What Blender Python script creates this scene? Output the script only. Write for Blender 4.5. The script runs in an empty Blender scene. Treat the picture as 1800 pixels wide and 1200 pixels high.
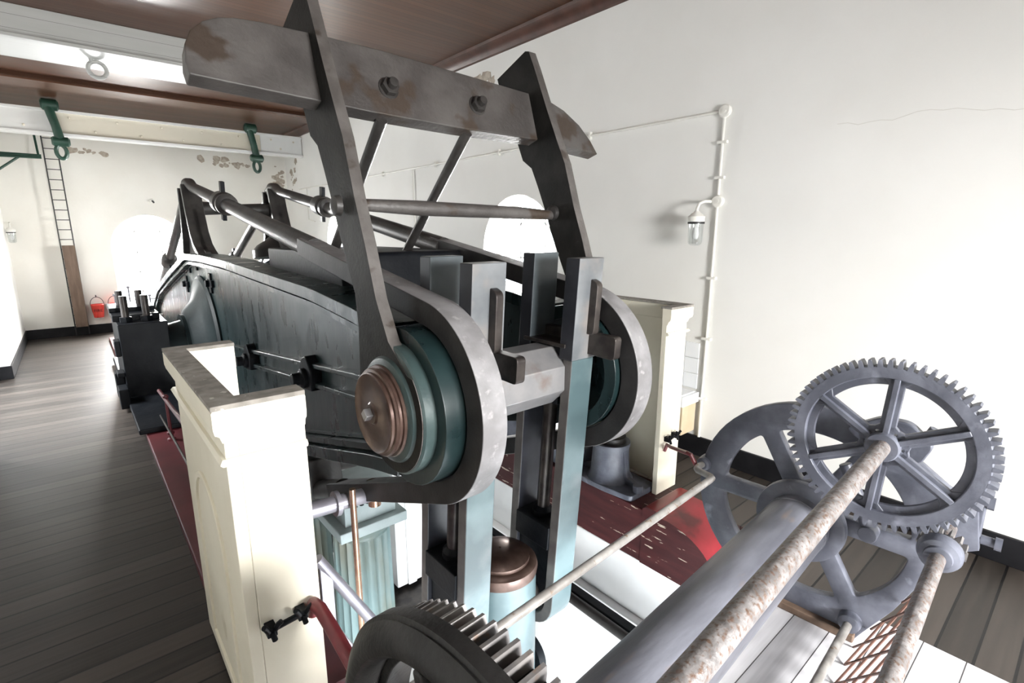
import bpy, bmesh, math, random
from mathutils import Vector, Matrix
random.seed(7)
SC = bpy.context.scene
COL = SC.collection
pi = math.pi
def V(*a): return Vector(a)

# ------------------------------------------------------------------ camera, light, exposure
FPX = 898.0
cd = bpy.data.cameras.new('camera'); cd.sensor_width = 36.0; cd.lens = FPX / 1800 * 36.0
cd.clip_start = 0.02; cd.clip_end = 200
cam = bpy.data.objects.new('camera', cd); COL.objects.link(cam)
yaw = math.radians(40.35); pitch = math.atan2(192.0, FPX)
cam.location = (0, 0, 2.2)
cam.rotation_euler = (pi/2 - pitch, 0, -yaw)
SC.camera = cam
SC.view_settings.view_transform = 'Standard'
SC.view_settings.look = 'None'
SC.view_settings.gamma = 1.0
SC.view_settings.use_curve_mapping = False
SC.view_settings.exposure = 0.0

wd = bpy.data.worlds.new('sky'); SC.world = wd; wd.use_nodes = True
bg = wd.node_tree.nodes['Background']
bg.inputs[0].default_value = (0.86, 0.93, 1.0, 1); bg.inputs[1].default_value = 6.0

def area(name, loc, target, sx, sy, power, color=(1, 0.98, 0.95)):
    l = bpy.data.lights.new(name, 'AREA'); l.shape = 'RECTANGLE'; l.size = sx; l.size_y = sy
    l.energy = power; l.color = color
    o = bpy.data.objects.new(name, l); COL.objects.link(o); o.location = loc
    d = Vector(target) - Vector(loc)
    o.rotation_euler = d.to_track_quat('-Z', 'Y').to_euler()
    return o
# daylight outside each arched window of the upper room (behind the glass)
COOL = (0.92, 0.965, 1.0)
area('daylight_right_window', (5.25, 5.25, 1.85), (3.0, 5.25, 1.3), 1.6, 1.9, 700, (1, 0.985, 0.96))
area('daylight_right_far_window', (5.4, 11.2, 2.3), (2.0, 11.2, 0.6), 1.6, 1.9, 1500, (1, 0.985, 0.96))
area('daylight_far_window', (1.4, 15.3, 2.2), (0.4, 12.2, 0.2), 1.8, 2.0, 2600, (1, 0.99, 0.97))
area('daylight_near_window', (2.0, -4.35, 2.75), (1.9, 2.0, 0.5), 2.4, 1.9, 3000, (1.0, 0.99, 0.975))
area('daylight_left_window', (-3.0, 8.87, 3.7), (0.2, 9.6, 0.0), 2.4, 1.6, 1700, (0.97, 0.99, 1.0))
area('lower_storey_fill', (5.6, 2.6, -1.9), (2.0, 3.2, -2.6), 3.4, 1.7, 850, COOL)  # added fill lamp to brighten the well, no window modelled here
area('lower_storey_near_fill', (2.2, -3.8, -1.9), (2.2, 2.0, -2.6), 3.4, 1.7, 950, COOL)  # second added fill for the storey below, also without a window

# ------------------------------------------------------------------ materials
def nodes_of(name):
    m = bpy.data.materials.new(name); m.use_nodes = True
    nt = m.node_tree; b = nt.nodes['Principled BSDF']
    return m, nt, b
def lk(nt, a, b): nt.links.new(a, b)
def mat(name, c1, c2=None, rough=0.5, metal=0.0, scale=4.0, lo=0.4, hi=0.65, c3=None, s3=14.0, lo3=0.62, hi3=0.66,
        bump=0.0, bscale=40.0, stretch=(1, 1, 1), rvar=0.0, spec=None, detail=6.0):
    m, nt, b = nodes_of(name)
    b.inputs['Roughness'].default_value = rough; b.inputs['Metallic'].default_value = metal
    if spec is not None: b.inputs['Specular IOR Level'].default_value = spec
    tc = nt.nodes.new('ShaderNodeTexCoord')
    mp = nt.nodes.new('ShaderNodeMapping'); mp.inputs['Scale'].default_value = stretch
    lk(nt, tc.outputs['Object'], mp.inputs['Vector'])
    if c2 is None: c2 = c1
    n = nt.nodes.new('ShaderNodeTexNoise'); n.inputs['Scale'].default_value = scale; n.inputs['Detail'].default_value = detail
    lk(nt, mp.outputs[0], n.inputs['Vector'])
    r = nt.nodes.new('ShaderNodeValToRGB')
    r.color_ramp.elements[0].position = lo; r.color_ramp.elements[1].position = hi
    r.color_ramp.elements[0].color = (*c1, 1); r.color_ramp.elements[1].color = (*c2, 1)
    lk(nt, n.outputs['Fac'], r.inputs['Fac'])
    out = r.outputs['Color']
    if c3 is not None:
        n3 = nt.nodes.new('ShaderNodeTexNoise'); n3.inputs['Scale'].default_value = s3; n3.inputs['Detail'].default_value = 8
        lk(nt, mp.outputs[0], n3.inputs['Vector'])
        r3 = nt.nodes.new('ShaderNodeValToRGB')
        r3.color_ramp.elements[0].position = lo3; r3.color_ramp.elements[1].position = hi3
        r3.color_ramp.elements[0].color = (0, 0, 0, 1); r3.color_ramp.elements[1].color = (1, 1, 1, 1)
        lk(nt, n3.outputs['Fac'], r3.inputs['Fac'])
        mx = nt.nodes.new('ShaderNodeMixRGB'); mx.inputs[2].default_value = (*c3, 1)
        lk(nt, r3.outputs['Color'], mx.inputs[0]); lk(nt, out, mx.inputs[1])
        out = mx.outputs[0]
    lk(nt, out, b.inputs['Base Color'])
    if rvar > 0:
        mr = nt.nodes.new('ShaderNodeMapRange')
        mr.inputs[3].default_value = max(0.05, rough - rvar); mr.inputs[4].default_value = min(1, rough + rvar)
        lk(nt, n.outputs['Fac'], mr.inputs[0]); lk(nt, mr.outputs[0], b.inputs['Roughness'])
    if bump > 0:
        nb = nt.nodes.new('ShaderNodeTexNoise'); nb.inputs['Scale'].default_value = bscale; nb.inputs['Detail'].default_value = 4
        lk(nt, mp.outputs[0], nb.inputs['Vector'])
        bp = nt.nodes.new('ShaderNodeBump'); bp.inputs['Strength'].default_value = bump; bp.inputs['Distance'].default_value = 0.01
        lk(nt, nb.outputs['Fac'], bp.inputs['Height']); lk(nt, bp.outputs[0], b.inputs['Normal'])
    return m

def planks(name, c1, c2, gap, width, rough, along='X', gapw=0.05, bump=0.4, spec=0.5, grain=(1.2, 22, 22), rvar=0.12):
    m, nt, b = nodes_of(name)
    b.inputs['Specular IOR Level'].default_value = spec
    tc = nt.nodes.new('ShaderNodeTexCoord'); sp = nt.nodes.new('ShaderNodeSeparateXYZ')
    lk(nt, tc.outputs['Object'], sp.inputs[0])
    def math_(op, a, v=None, a2=None):
        q = nt.nodes.new('ShaderNodeMath'); q.operation = op; lk(nt, a, q.inputs[0])
        if a2 is not None: lk(nt, a2, q.inputs[1])
        elif v is not None: q.inputs[1].default_value = v
        return q.outputs[0]
    axis = {'X': 'Y', 'Y': 'X', 'XZ': 'Z'}[along]
    u = math_('DIVIDE', sp.outputs[axis], width)
    fr = math_('FRACT', u); fl = math_('FLOOR', u)
    g = math_('LESS_THAN', fr, gapw)
    wn = nt.nodes.new('ShaderNodeTexWhiteNoise'); wn.noise_dimensions = '1D'; lk(nt, fl, wn.inputs['W'])
    mp = nt.nodes.new('ShaderNodeMapping'); mp.inputs['Scale'].default_value = grain
    lk(nt, tc.outputs['Object'], mp.inputs['Vector'])
    n = nt.nodes.new('ShaderNodeTexNoise'); n.inputs['Scale'].default_value = 1.0; n.inputs['Detail'].default_value = 7
    lk(nt, mp.outputs[0], n.inputs['Vector'])
    f = math_('ADD', math_('MULTIPLY', wn.outputs['Value'], 0.45), a2=math_('MULTIPLY', n.outputs['Fac'], 0.6))
    r = nt.nodes.new('ShaderNodeValToRGB'); r.color_ramp.elements[0].position = 0.2; r.color_ramp.elements[1].position = 0.85
    r.color_ramp.elements[0].color = (*c1, 1); r.color_ramp.elements[1].color = (*c2, 1)
    lk(nt, f, r.inputs['Fac'])
    mx = nt.nodes.new('ShaderNodeMixRGB'); mx.inputs[2].default_value = (*gap, 1)
    lk(nt, g, mx.inputs[0]); lk(nt, r.outputs['Color'], mx.inputs[1]); lk(nt, mx.outputs[0], b.inputs['Base Color'])
    mr = nt.nodes.new('ShaderNodeMapRange'); mr.inputs[3].default_value = rough - rvar; mr.inputs[4].default_value = rough + rvar
    lk(nt, n.outputs['Fac'], mr.inputs[0]); lk(nt, mr.outputs[0], b.inputs['Roughness'])
    h = math_('SUBTRACT', math_('MULTIPLY', n.outputs['Fac'], 0.3), a2=g)
    bp = nt.nodes.new('ShaderNodeBump'); bp.inputs['Strength'].default_value = bump; bp.inputs['Distance'].default_value = 0.008
    lk(nt, h, bp.inputs['Height']); lk(nt, bp.outputs[0], b.inputs['Normal'])
    return m

M = {}
M['floor'] = planks('floor_boards', (0.014, 0.0115, 0.0095), (0.066, 0.054, 0.046), (0.004, 0.0035, 0.0035), 0.155, 0.45, 'X', 0.085, bump=0.8, spec=0.4)
M['deck'] = planks('pale_deck', (0.40, 0.395, 0.415), (0.72, 0.715, 0.74), (0.05, 0.047, 0.047), 0.18, 0.5, 'X', 0.03, grain=(2.0, 34, 34))
M['ceil'] = planks('ceiling_boards', (0.046, 0.019, 0.010), (0.082, 0.036, 0.020), (0.016, 0.008, 0.005), 0.085, 0.33, 'X', 0.07, bump=0.3, grain=(0.8, 14, 14), rvar=0.06, spec=0.22)
M['beam_white'] = planks('painted_beam_boards', (0.34, 0.345, 0.33), (0.42, 0.425, 0.41), (0.16, 0.16, 0.15), 0.14, 0.55, 'XZ', 0.03, bump=0.2)
M['wall'] = mat('cream_wall', (0.80, 0.795, 0.765), (0.83, 0.827, 0.80), rough=0.75, scale=1.2, c3=(0.42, 0.38, 0.33), s3=2.6, lo3=0.79, hi3=0.80, bump=0.12, bscale=25)
M['wall_far'] = mat('cream_far_wall', (0.74, 0.72, 0.66), (0.82, 0.81, 0.76), rough=0.75, scale=0.9, lo=0.3, hi=0.7, bump=0.15, bscale=18)
M['peel'] = mat('bare_plaster', (0.33, 0.28, 0.23), (0.5, 0.45, 0.38), rough=0.9, scale=12)
M['crack'] = mat('crack_line', (0.66, 0.64, 0.59), rough=0.9)
M['white'] = mat('white_paint', (0.84, 0.84, 0.83), (0.88, 0.88, 0.87), rough=0.5)
M['lower'] = mat('lower_stone', (0.80, 0.80, 0.79), (0.86, 0.86, 0.85), rough=0.7, scale=1.5)
M['black'] = mat('black_skirting', (0.008, 0.008, 0.0095), (0.016, 0.016, 0.018), rough=0.5, c3=(0.22, 0.22, 0.2), s3=16, lo3=0.74, hi3=0.75, spec=0.15)
M['crown'] = mat('dark_moulding', (0.05, 0.022, 0.015), (0.09, 0.04, 0.028), rough=0.35)
M['girder'] = mat('cream_girder_paint', (0.74, 0.69, 0.57), (0.80, 0.755, 0.64), rough=0.45, scale=0.6, bump=0.05)
M['girder_white'] = mat('white_girder_paint', (0.78, 0.79, 0.78), (0.84, 0.845, 0.83), rough=0.45, scale=0.6)
M['iron_green'] = mat('dark_green_iron', (0.005, 0.012, 0.013), (0.012, 0.027, 0.028), rough=0.31, scale=4.5, lo=0.3, hi=0.75, bump=0.3, bscale=4, rvar=0.2, stretch=(1, 1.5, 0.5), spec=0.5)
M['iron_teal'] = mat('teal_iron', (0.03, 0.085, 0.085), (0.05, 0.12, 0.118), rough=0.33, scale=5, bump=0.12, bscale=40)
M['iron_green2'] = mat('green_black_iron', (0.03, 0.05, 0.05), (0.05, 0.075, 0.073), rough=0.36, scale=5, bump=0.12, bscale=40)
M['iron_arm'] = mat('dark_brown_iron', (0.012, 0.0118, 0.011), (0.022, 0.021, 0.0195), rough=0.5, scale=6, bump=0.2, bscale=50, spec=0.12)
M['iron_black'] = mat('black_iron', (0.005, 0.006, 0.008), (0.010, 0.011, 0.013), rough=0.42, scale=6, bump=0.2, bscale=30, spec=0.12)
M['iron_grey'] = mat('grey_brown_iron', (0.026, 0.024, 0.023), (0.05, 0.046, 0.043), rough=0.42, scale=5, bump=0.2, bscale=50, spec=0.35)
M['iron_rust'] = mat('flaking_grey_iron', (0.058, 0.052, 0.049), (0.10, 0.092, 0.087), rough=0.5, scale=3.5, c3=(0.05, 0.036, 0.027), s3=4.2, lo3=0.55, hi3=0.62, bump=0.5, bscale=30)
M['iron_band'] = mat('strap_iron', (0.022, 0.021, 0.021), (0.036, 0.034, 0.034), rough=0.5, scale=7, bump=0.12, bscale=60, spec=0.2)
M['band_edge_lit'] = mat('lit_strap_edge', (0.16, 0.155, 0.158), (0.24, 0.235, 0.24), rough=0.5, scale=6, bump=0.15, bscale=60, c3=(0.30, 0.29, 0.29), s3=16, lo3=0.6, hi3=0.7)  # paler copy of the strap iron, light on the edge faces put into colour
M['arm_edge_lit'] = mat('lit_arm_edge', (0.075, 0.068, 0.063), (0.12, 0.11, 0.104), rough=0.45, scale=8, bump=0.2, bscale=50, c3=(0.05, 0.04, 0.033), s3=9, lo3=0.6, hi3=0.68)  # arm iron made paler so its edge faces look lit
M['steel'] = mat('bright_steel', (0.36, 0.36, 0.37), (0.46, 0.45, 0.45), rough=0.34, metal=0.7, scale=5, c3=(0.30, 0.22, 0.17), s3=4, lo3=0.58, hi3=0.75)
M['strap_side'] = mat('worn_strap_side', (0.085, 0.078, 0.074), (0.15, 0.138, 0.13), rough=0.42, metal=0.2, scale=6)
M['strap_inner'] = mat('dark_strap_inside', (0.012, 0.013, 0.018), (0.028, 0.03, 0.038), rough=0.4, scale=5)  # darker tone for head side faces and the far leg's inner face
M['steel_dark'] = mat('oiled_steel', (0.03, 0.025, 0.024), (0.07, 0.06, 0.054), rough=0.35, metal=0.5, scale=9)
M['link_blue'] = mat('blue_grey_link', (0.10, 0.108, 0.115), (0.17, 0.178, 0.185), rough=0.33, scale=3.5, c3=(0.2, 0.18, 0.165), s3=3.0, lo3=0.52, hi3=0.66)
M['link_dull'] = mat('dull_link', (0.045, 0.055, 0.06), (0.08, 0.095, 0.102), rough=0.35, scale=3.0)
M['link_teal'] = mat('teal_link', (0.058, 0.09, 0.097), (0.10, 0.142, 0.15), rough=0.33, scale=3.0, c3=(0.14, 0.16, 0.165), s3=2.2, lo3=0.55, hi3=0.7)
M['bronze'] = mat('brown_cap', (0.075, 0.045, 0.036), (0.13, 0.085, 0.068), rough=0.3, metal=0.5, scale=8)
M['winch'] = mat('winch_blue_grey', (0.074, 0.079, 0.101), (0.132, 0.140, 0.172), rough=0.40, scale=7, c3=(0.24, 0.25, 0.30), s3=9, lo3=0.64, hi3=0.8, bump=0.18, bscale=55)
M['winch_dark'] = mat('winch_dark', (0.014, 0.0135, 0.0135), (0.028, 0.027, 0.026), rough=0.42, scale=7, bump=0.2, bscale=55, spec=0.3)
M['tooth'] = mat('worn_teeth', (0.15, 0.145, 0.145), (0.25, 0.235, 0.225), rough=0.42, metal=0.35, scale=9, c3=(0.2, 0.13, 0.09), s3=16, lo3=0.6, hi3=0.7)
M['drum'] = mat('drum_grey', (0.085, 0.088, 0.105), (0.18, 0.185, 0.215), rough=0.38, scale=7, stretch=(0.22, 1, 1), c3=(0.16, 0.125, 0.11), s3=11, lo3=0.6, hi3=0.7, bump=0.12, bscale=60)
M['shaft'] = mat('rusted_shaft', (0.14, 0.13, 0.127), (0.27, 0.255, 0.25), rough=0.42, metal=0.2, scale=22, c3=(0.125, 0.075, 0.052), s3=75, lo3=0.50, hi3=0.66, bump=0.3, bscale=80)
M['rod'] = mat('worn_rod', (0.25, 0.235, 0.22), (0.36, 0.345, 0.33), rough=0.4, metal=0.35, scale=14, c3=(0.2, 0.14, 0.1), s3=22, lo3=0.62, hi3=0.68)
M['mesh_rust'] = mat('rusty_mesh', (0.085, 0.04, 0.03), (0.14, 0.07, 0.05), rough=0.6, scale=20)
M['cream'] = mat('cream_casing', (0.72, 0.675, 0.55), (0.78, 0.74, 0.62), rough=0.5, scale=2.5, c3=(0.60, 0.55, 0.42), s3=3.5, lo3=0.66, hi3=0.72, bump=0.05)
M['dust'] = mat('dusty_top', (0.18, 0.165, 0.145), (0.30, 0.28, 0.25), rough=0.9, scale=14, c3=(0.5, 0.47, 0.42), s3=22, lo3=0.65, hi3=0.7)
M['red'] = mat('red_paint', (0.20, 0.008, 0.014), (0.28, 0.016, 0.024), rough=0.32, scale=4, c3=(0.09, 0.007, 0.009), s3=3.5, lo3=0.56, hi3=0.68)
M['red_bar'] = mat('red_bar_paint', (0.12, 0.017, 0.022), (0.17, 0.027, 0.032), rough=0.4, scale=8)
M['hub_iron'] = mat('hub_green_black', (0.006, 0.011, 0.012), (0.011, 0.019, 0.02), rough=0.5, scale=4, bump=0.15, bscale=20, spec=0.2)
M['maroon'] = mat('flaking_maroon', (0.042, 0.010, 0.011), (0.066, 0.016, 0.017), rough=0.5, scale=3, c3=(0.5, 0.42, 0.34), s3=6, lo3=0.645, hi3=0.655, stretch=(3, 0.8, 6), spec=0.3)
M['maroon_plain'] = mat('maroon_paint', (0.075, 0.010, 0.014), (0.11, 0.017, 0.022), rough=0.45, scale=3)
M['green_dark'] = mat('shackle_green', (0.012, 0.045, 0.03), (0.022, 0.07, 0.048), rough=0.4)
M['col_green'] = mat('column_green', (0.13, 0.205, 0.205), (0.20, 0.28, 0.28), rough=0.4, scale=2, c3=(0.13, 0.105, 0.055), s3=1.6, lo3=0.42, hi3=0.6, stretch=(1, 1, 0.3))
M['entab'] = mat('pale_green_paint', (0.28, 0.34, 0.34), (0.37, 0.43, 0.43), rough=0.4, scale=4)
M['copper'] = mat('copper_rod', (0.42, 0.25, 0.17), (0.55, 0.36, 0.26), rough=0.25, metal=0.8, scale=12)
M['pipe'] = mat('grey_pipe', (0.2, 0.19, 0.215), (0.29, 0.28, 0.31), rough=0.3, metal=0.4, scale=6)
M['wood_brown'] = mat('brown_plank', (0.11, 0.072, 0.05), (0.17, 0.115, 0.082), rough=0.6, scale=3, stretch=(6, 6, 0.8))
M['bucket'] = mat('bucket_red', (0.58, 0.045, 0.035), (0.68, 0.07, 0.05), rough=0.35, scale=6)
M['ink'] = mat('dark_lettering', (0.12, 0.01, 0.012), rough=0.5)
M['wire'] = mat('wire_black', (0.02, 0.02, 0.022), rough=0.5)
M['conduit'] = mat('conduit_paint', (0.74, 0.73, 0.68), (0.80, 0.79, 0.74), rough=0.5)
M['tan'] = mat('tan_board', (0.52, 0.42, 0.28), (0.6, 0.5, 0.36), rough=0.6)
M['tile'] = mat('white_tile', (0.82, 0.84, 0.86), (0.86, 0.88, 0.9), rough=0.25)

def glass_mat(name, tint=(1, 1, 1), gl=0.06):
    m = bpy.data.materials.new(name); m.use_nodes = True; nt = m.node_tree
    nt.nodes.clear()
    o = nt.nodes.new('ShaderNodeOutputMaterial'); t = nt.nodes.new('ShaderNodeBsdfTransparent'); g = nt.nodes.new('ShaderNodeBsdfGlossy')
    mx = nt.nodes.new('ShaderNodeMixShader'); mx.inputs[0].default_value = gl
    t.inputs[0].default_value = (*tint, 1); g.inputs['Roughness'].default_value = 0.05
    lk(nt, t.outputs[0], mx.inputs[1]); lk(nt, g.outputs[0], mx.inputs[2]); lk(nt, mx.outputs[0], o.inputs[0])
    return m
M['glass'] = glass_mat('window_glass')
M['lamp_glass'] = glass_mat('lamp_glass', (0.93, 0.95, 0.95), 0.22)

# ------------------------------------------------------------------ mesh helpers
class MB:
    def __init__(s): s.b = bmesh.new()
    def face(s, pts):
        vs = [s.b.verts.new(p) for p in pts]
        try: s.b.faces.new(vs)
        except ValueError: pass
    def box(s, x0, x1, y0, y1, z0, z1, mtx=None):
        c = [V(x, y, z) for x in (x0, x1) for y in (y0, y1) for z in (z0, z1)]
        if mtx: c = [mtx @ p for p in c]
        v = [s.b.verts.new(p) for p in c]
        for f in ((0, 1, 3, 2), (4, 6, 7, 5), (0, 4, 5, 1), (2, 3, 7, 6), (0, 2, 6, 4), (1, 5, 7, 3)):
            s.b.faces.new([v[i] for i in f])
        return s
    def prism(s, pts, f, w0, w1):
        n = len(pts)
        a = [s.b.verts.new(f(u, v, w0)) for u, v in pts]; b = [s.b.verts.new(f(u, v, w1)) for u, v in pts]
        s.b.faces.new(a); s.b.faces.new(b[::-1])
        for i in range(n): s.b.faces.new([a[i], b[i], b[(i+1) % n], a[(i+1) % n]])
        return s
    def strip(s, outer, inner, f, w0, w1, closed=True):
        n = len(outer)
        A = [[s.b.verts.new(f(u, v, w)) for u, v in L] for L in (outer, inner) for w in (w0, w1)]
        o0, o1, i0, i1 = A
        rng = range(n) if closed else range(n-1)
        for i in rng:
            j = (i+1) % n
            s.b.faces.new([o0[i], o0[j], o1[j], o1[i]]); s.b.faces.new([i0[i], i1[i], i1[j], i0[j]])
            s.b.faces.new([o0[i], i0[i], i0[j], o0[j]]); s.b.faces.new([o1[i], o1[j], i1[j], i1[i]])
        if not closed:
            s.b.faces.new([o0[0], o1[0], i1[0], i0[0]]); s.b.faces.new([o0[-1], i0[-1], i1[-1], o1[-1]])
        return s
    def tube(s, pts, r, seg=14, closed=False, rad=None):
        pts = [Vector(p) for p in pts]; n = len(pts)
        rings = []; prev = None
        for i, p in enumerate(pts):
            if closed: t = (pts[(i+1) % n] - pts[i-1])
            elif i == 0: t = pts[1] - p
            elif i == n-1: t = p - pts[i-1]
            else: t = (pts[i+1] - p).normalized() + (p - pts[i-1]).normalized()
            t.normalize()
            if prev is None:
                up = V(0, 0, 1) if abs(t.z) < 0.9 else V(1, 0, 0)
                a = t.cross(up).normalized()
            else:
                a = (prev - t * prev.dot(t)).normalized()
            prev = a; b = t.cross(a)
            rr = rad[i] if rad else r
            rings.append([s.b.verts.new(p + (a*math.cos(2*pi*k/seg) + b*math.sin(2*pi*k/seg))*rr) for k in range(seg)])
        m = n if closed else n-1
        for i in range(m):
            A, B = rings[i], rings[(i+1) % n]
            for k in range(seg): s.b.faces.new([A[k], A[(k+1) % seg], B[(k+1) % seg], B[k]])
        if not closed:
            s.b.faces.new(rings[0][::-1]); s.b.faces.new(rings[-1])
        return s
    def cyl(s, p0, p1, r, seg=24): return s.tube([p0, p1], r, seg)
    def lathe(s, p, d, prof, seg=40, rot=0.0):
        p = Vector(p); d = Vector(d).normalized()
        up = V(0, 0, 1) if abs(d.z) < 0.9 else V(1, 0, 0)
        a = d.cross(up).normalized(); b = d.cross(a)
        rings = []
        for (h, r) in prof:
            if r <= 1e-6: rings.append([s.b.verts.new(p + d*h)])
            else: rings.append([s.b.verts.new(p + d*h + (a*math.cos(rot+2*pi*k/seg) + b*math.sin(rot+2*pi*k/seg))*r) for k in range(seg)])
        for A, B in zip(rings, rings[1:]):
            for k in range(seg):
                k2 = (k+1) % seg
                if len(A) == 1 and len(B) == 1: continue
                if len(A) == 1: s.b.faces.new([A[0], B[k2], B[k]])
                elif len(B) == 1: s.b.faces.new([A[k], A[k2], B[0]])
                else: s.b.faces.new([A[k], A[k2], B[k2], B[k]])
        if len(rings[0]) > 1: s.b.faces.new(rings[0])
        if len(rings[-1]) > 1: s.b.faces.new(rings[-1][::-1])
        return s
    def ball(s, c, r, seg=16, sq=(1, 1, 1)):
        m = Matrix.Translation(Vector(c)) @ Matrix.Diagonal((*sq, 1))
        bmesh.ops.create_uvsphere(s.b, u_segments=seg, v_segments=max(6, seg//2), radius=r, matrix=m); return s
    def hexnut(s, p, d, r, h, seg=6):
        return s.lathe(p, d, [(0, r), (h, r)], seg)
    def add_mesh(s, me, mtx):
        me.transform(mtx); s.b.from_mesh(me); bpy.data.meshes.remove(me); return s
    def plate(s, loops, th, mtx, bev=0.0):
        cu = bpy.data.curves.new('c', 'CURVE'); cu.dimensions = '2D'; cu.fill_mode = 'BOTH'
        cu.extrude = th/2 - bev; cu.bevel_depth = bev; cu.bevel_resolution = 1; cu.offset = -bev
        for l in loops:
            sp = cu.splines.new('POLY'); sp.points.add(len(l)-1); sp.use_cyclic_u = True
            for q, pt in zip(sp.points, l): q.co = (pt[0], pt[1], 0, 1)
        ob = bpy.data.objects.new('c', cu)
        me = bpy.data.meshes.new_from_object(ob)
        bpy.data.objects.remove(ob); bpy.data.curves.remove(cu)
        return s.add_mesh(me, mtx)
    def build(s, name, m, parent=None, bevel=0.0, ang=35, loc=None):
        bmesh.ops.remove_doubles(s.b, verts=s.b.verts, dist=1e-5)
        bmesh.ops.recalc_face_normals(s.b, faces=s.b.faces)
        me = bpy.data.meshes.new(name); s.b.to_mesh(me); s.b.free()
        for p in me.polygons: p.use_smooth = True
        me.set_sharp_from_angle(angle=math.radians(ang))
        o = bpy.data.objects.new(name, me); COL.objects.link(o)
        me.materials.append(m if not isinstance(m, str) else M[m])
        if bevel > 0:
            md = o.modifiers.new('edge', 'BEVEL'); md.width = bevel; md.segments = 2; md.limit_method = 'ANGLE'; md.angle_limit = math.radians(40)
            md.harden_normals = True
        if parent is not None:
            o.parent = parent; o.matrix_parent_inverse = Matrix.Translation(-parent_world(parent))
        return o
def edge_mat(o, m, test):
    o.data.materials.append(M[m])
    for p in o.data.polygons:
        if test(p.normal, p.center): p.material_index = 1
    return o
def parent_world(o):
    v = Vector(o.location)
    if o.parent: return Vector((0, 0, 0)) if o.type == 'MESH' else v
    return v
def tag(o, label, cat=None, group=None, kind=None):
    if label: o['label'] = label
    if cat: o['category'] = cat
    if group: o['group'] = group
    if kind: o['kind'] = kind
    return o
def thing(name, loc, label, cat, group=None):
    o = bpy.data.objects.new(name, None); COL.objects.link(o); o.location = loc; o.empty_display_size = 0.2
    return tag(o, label, cat, group)
def struct(o): o['kind'] = 'structure'; return o
def arc(cx, cy, r, a0, a1, n): return [(cx + r*math.cos(a0+(a1-a0)*i/n), cy + r*math.sin(a0+(a1-a0)*i/n)) for i in range(n+1)]
def rounded(pts, r, n=5):
    out = []; N = len(pts)
    for i in range(N):
        p = Vector(pts[i]); a = Vector(pts[i-1]); b = Vector(pts[(i+1) % N])
        da = (a-p); db = (b-p); rr = min(r, da.length*0.45, db.length*0.45)
        p0 = p + da.normalized()*rr; p1 = p + db.normalized()*rr
        for k in range(n+1):
            t = k/n; q = p0*(1-t)**2 + p*2*t*(1-t) + p1*t*t
            out.append((q.x, q.y))
    return out
def frame(o, ex, ey, ez):
    m = Matrix.Identity(4)
    for i, e in enumerate((ex, ey, ez)):
        for j in range(3): m[j][i] = e[j]
    for j in range(3): m[j][3] = o[j]
    return m
YZ = lambda x: frame((x, 0, 0), (0, 1, 0), (0, 0, 1), (1, 0, 0))     # 2D (y,z) plate at x
XZ = lambda y: frame((0, y, 0), (1, 0, 0), (0, 0, 1), (0, -1, 0))    # 2D (x,z) plate at y
#==BODY==
# ------------------------------------------------------------------ setting: upper room
XL, XR, YN, YF, ZC = -0.955, 4.55, -3.0, 14.5, 4.59
ZL = -3.3
def arch(c, hw, z0, zs, n=20):
    return [(c-hw, z0), (c+hw, z0)] + arc(c, zs, hw, 0, pi, n)
def offs(loop_c, hw, z0, zs, d): return arch(loop_c, hw-d, z0+d, zs)
WR, WR2, WF = (5.25, 0.74, 0.95, 1.94), (11.2, 0.74, 0.95, 1.94), (1.40, 0.72, 0.40, 1.86)
WN1 = (1.9, 0.92, 0.65, 1.95)

# floor with the engine well cut out
WX0, WX1, WY0, WY1 = 0.82, 3.18, 1.30, 13.2
f = MB()
for (x0, x1, y0, y1) in ((XL-.8, WX0-.43, YN-.4, YF+.4), (WX1+.44, XR+.4, YN-.4, YF+.4), (WX0-.43, WX1+.44, YN-.4, WY0), (WX0-.43, WX1+.44, WY1, YF+.4)):
    f.box(x0, x1, y0, y1, -0.12, 0.0)
struct(f.build('floor', 'floor'))
dk = MB().box(WX0-.02, WX1+.08, -1.6, WY0-.02, 0.0, .014); tag(dk.build('deck_boards', 'deck', bevel=.003), 'pale weathered board deck under the hand winch at the well edge', 'deck')
struct(MB().box(XL-.8, XR+.4, YN-.4, YF+.4, ZC, ZC+.15).build('ceiling', 'ceil'))
def wall_plate(outline, holes, th, mtx, name, m):
    return struct(MB().plate([outline]+holes, th, mtx).build(name, m, ang=20))
wall_plate([(YN-.3, -.02), (YF+.3, -.02), (YF+.3, ZC+.1), (YN-.3, ZC+.1)], [arch(*WR), arch(*WR2)], 0.4, YZ(XR+.2), 'wall_right', 'wall')
wall_plate([(XL-.3, -.02), (XR+.3, -.02), (XR+.3, ZC+.1), (XL-.3, ZC+.1)], [arch(*WF)], 0.4, XZ(YF+.2), 'wall_far', 'wall_far')
wall_plate([(XL-.3, -.02), (XR+.3, -.02), (XR+.3, ZC+.1), (XL-.3, ZC+.1)], [arch(*WN1)], 0.4, XZ(YN-.2), 'wall_near', 'wall')
BY0, BY1, BX = 7.0, 10.74, XL-.55      # window bay in the left wall
WL = (8.87, 1.25, 0.22, 1.75)
struct(MB().box(XL-.7, XL, YN-.3, BY0, -.02, ZC+.1).box(XL-.7, XL, BY1, YF+.3, -.02, ZC+.1).build('wall_left', 'wall'))
wall_plate([(BY0-.1, -.02), (BY1+.1, -.02), (BY1+.1, ZC+.1), (BY0-.1, ZC+.1)], [arch(*WL)], 0.2, YZ(BX-.1), 'wall_left_bay', 'wall')
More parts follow.
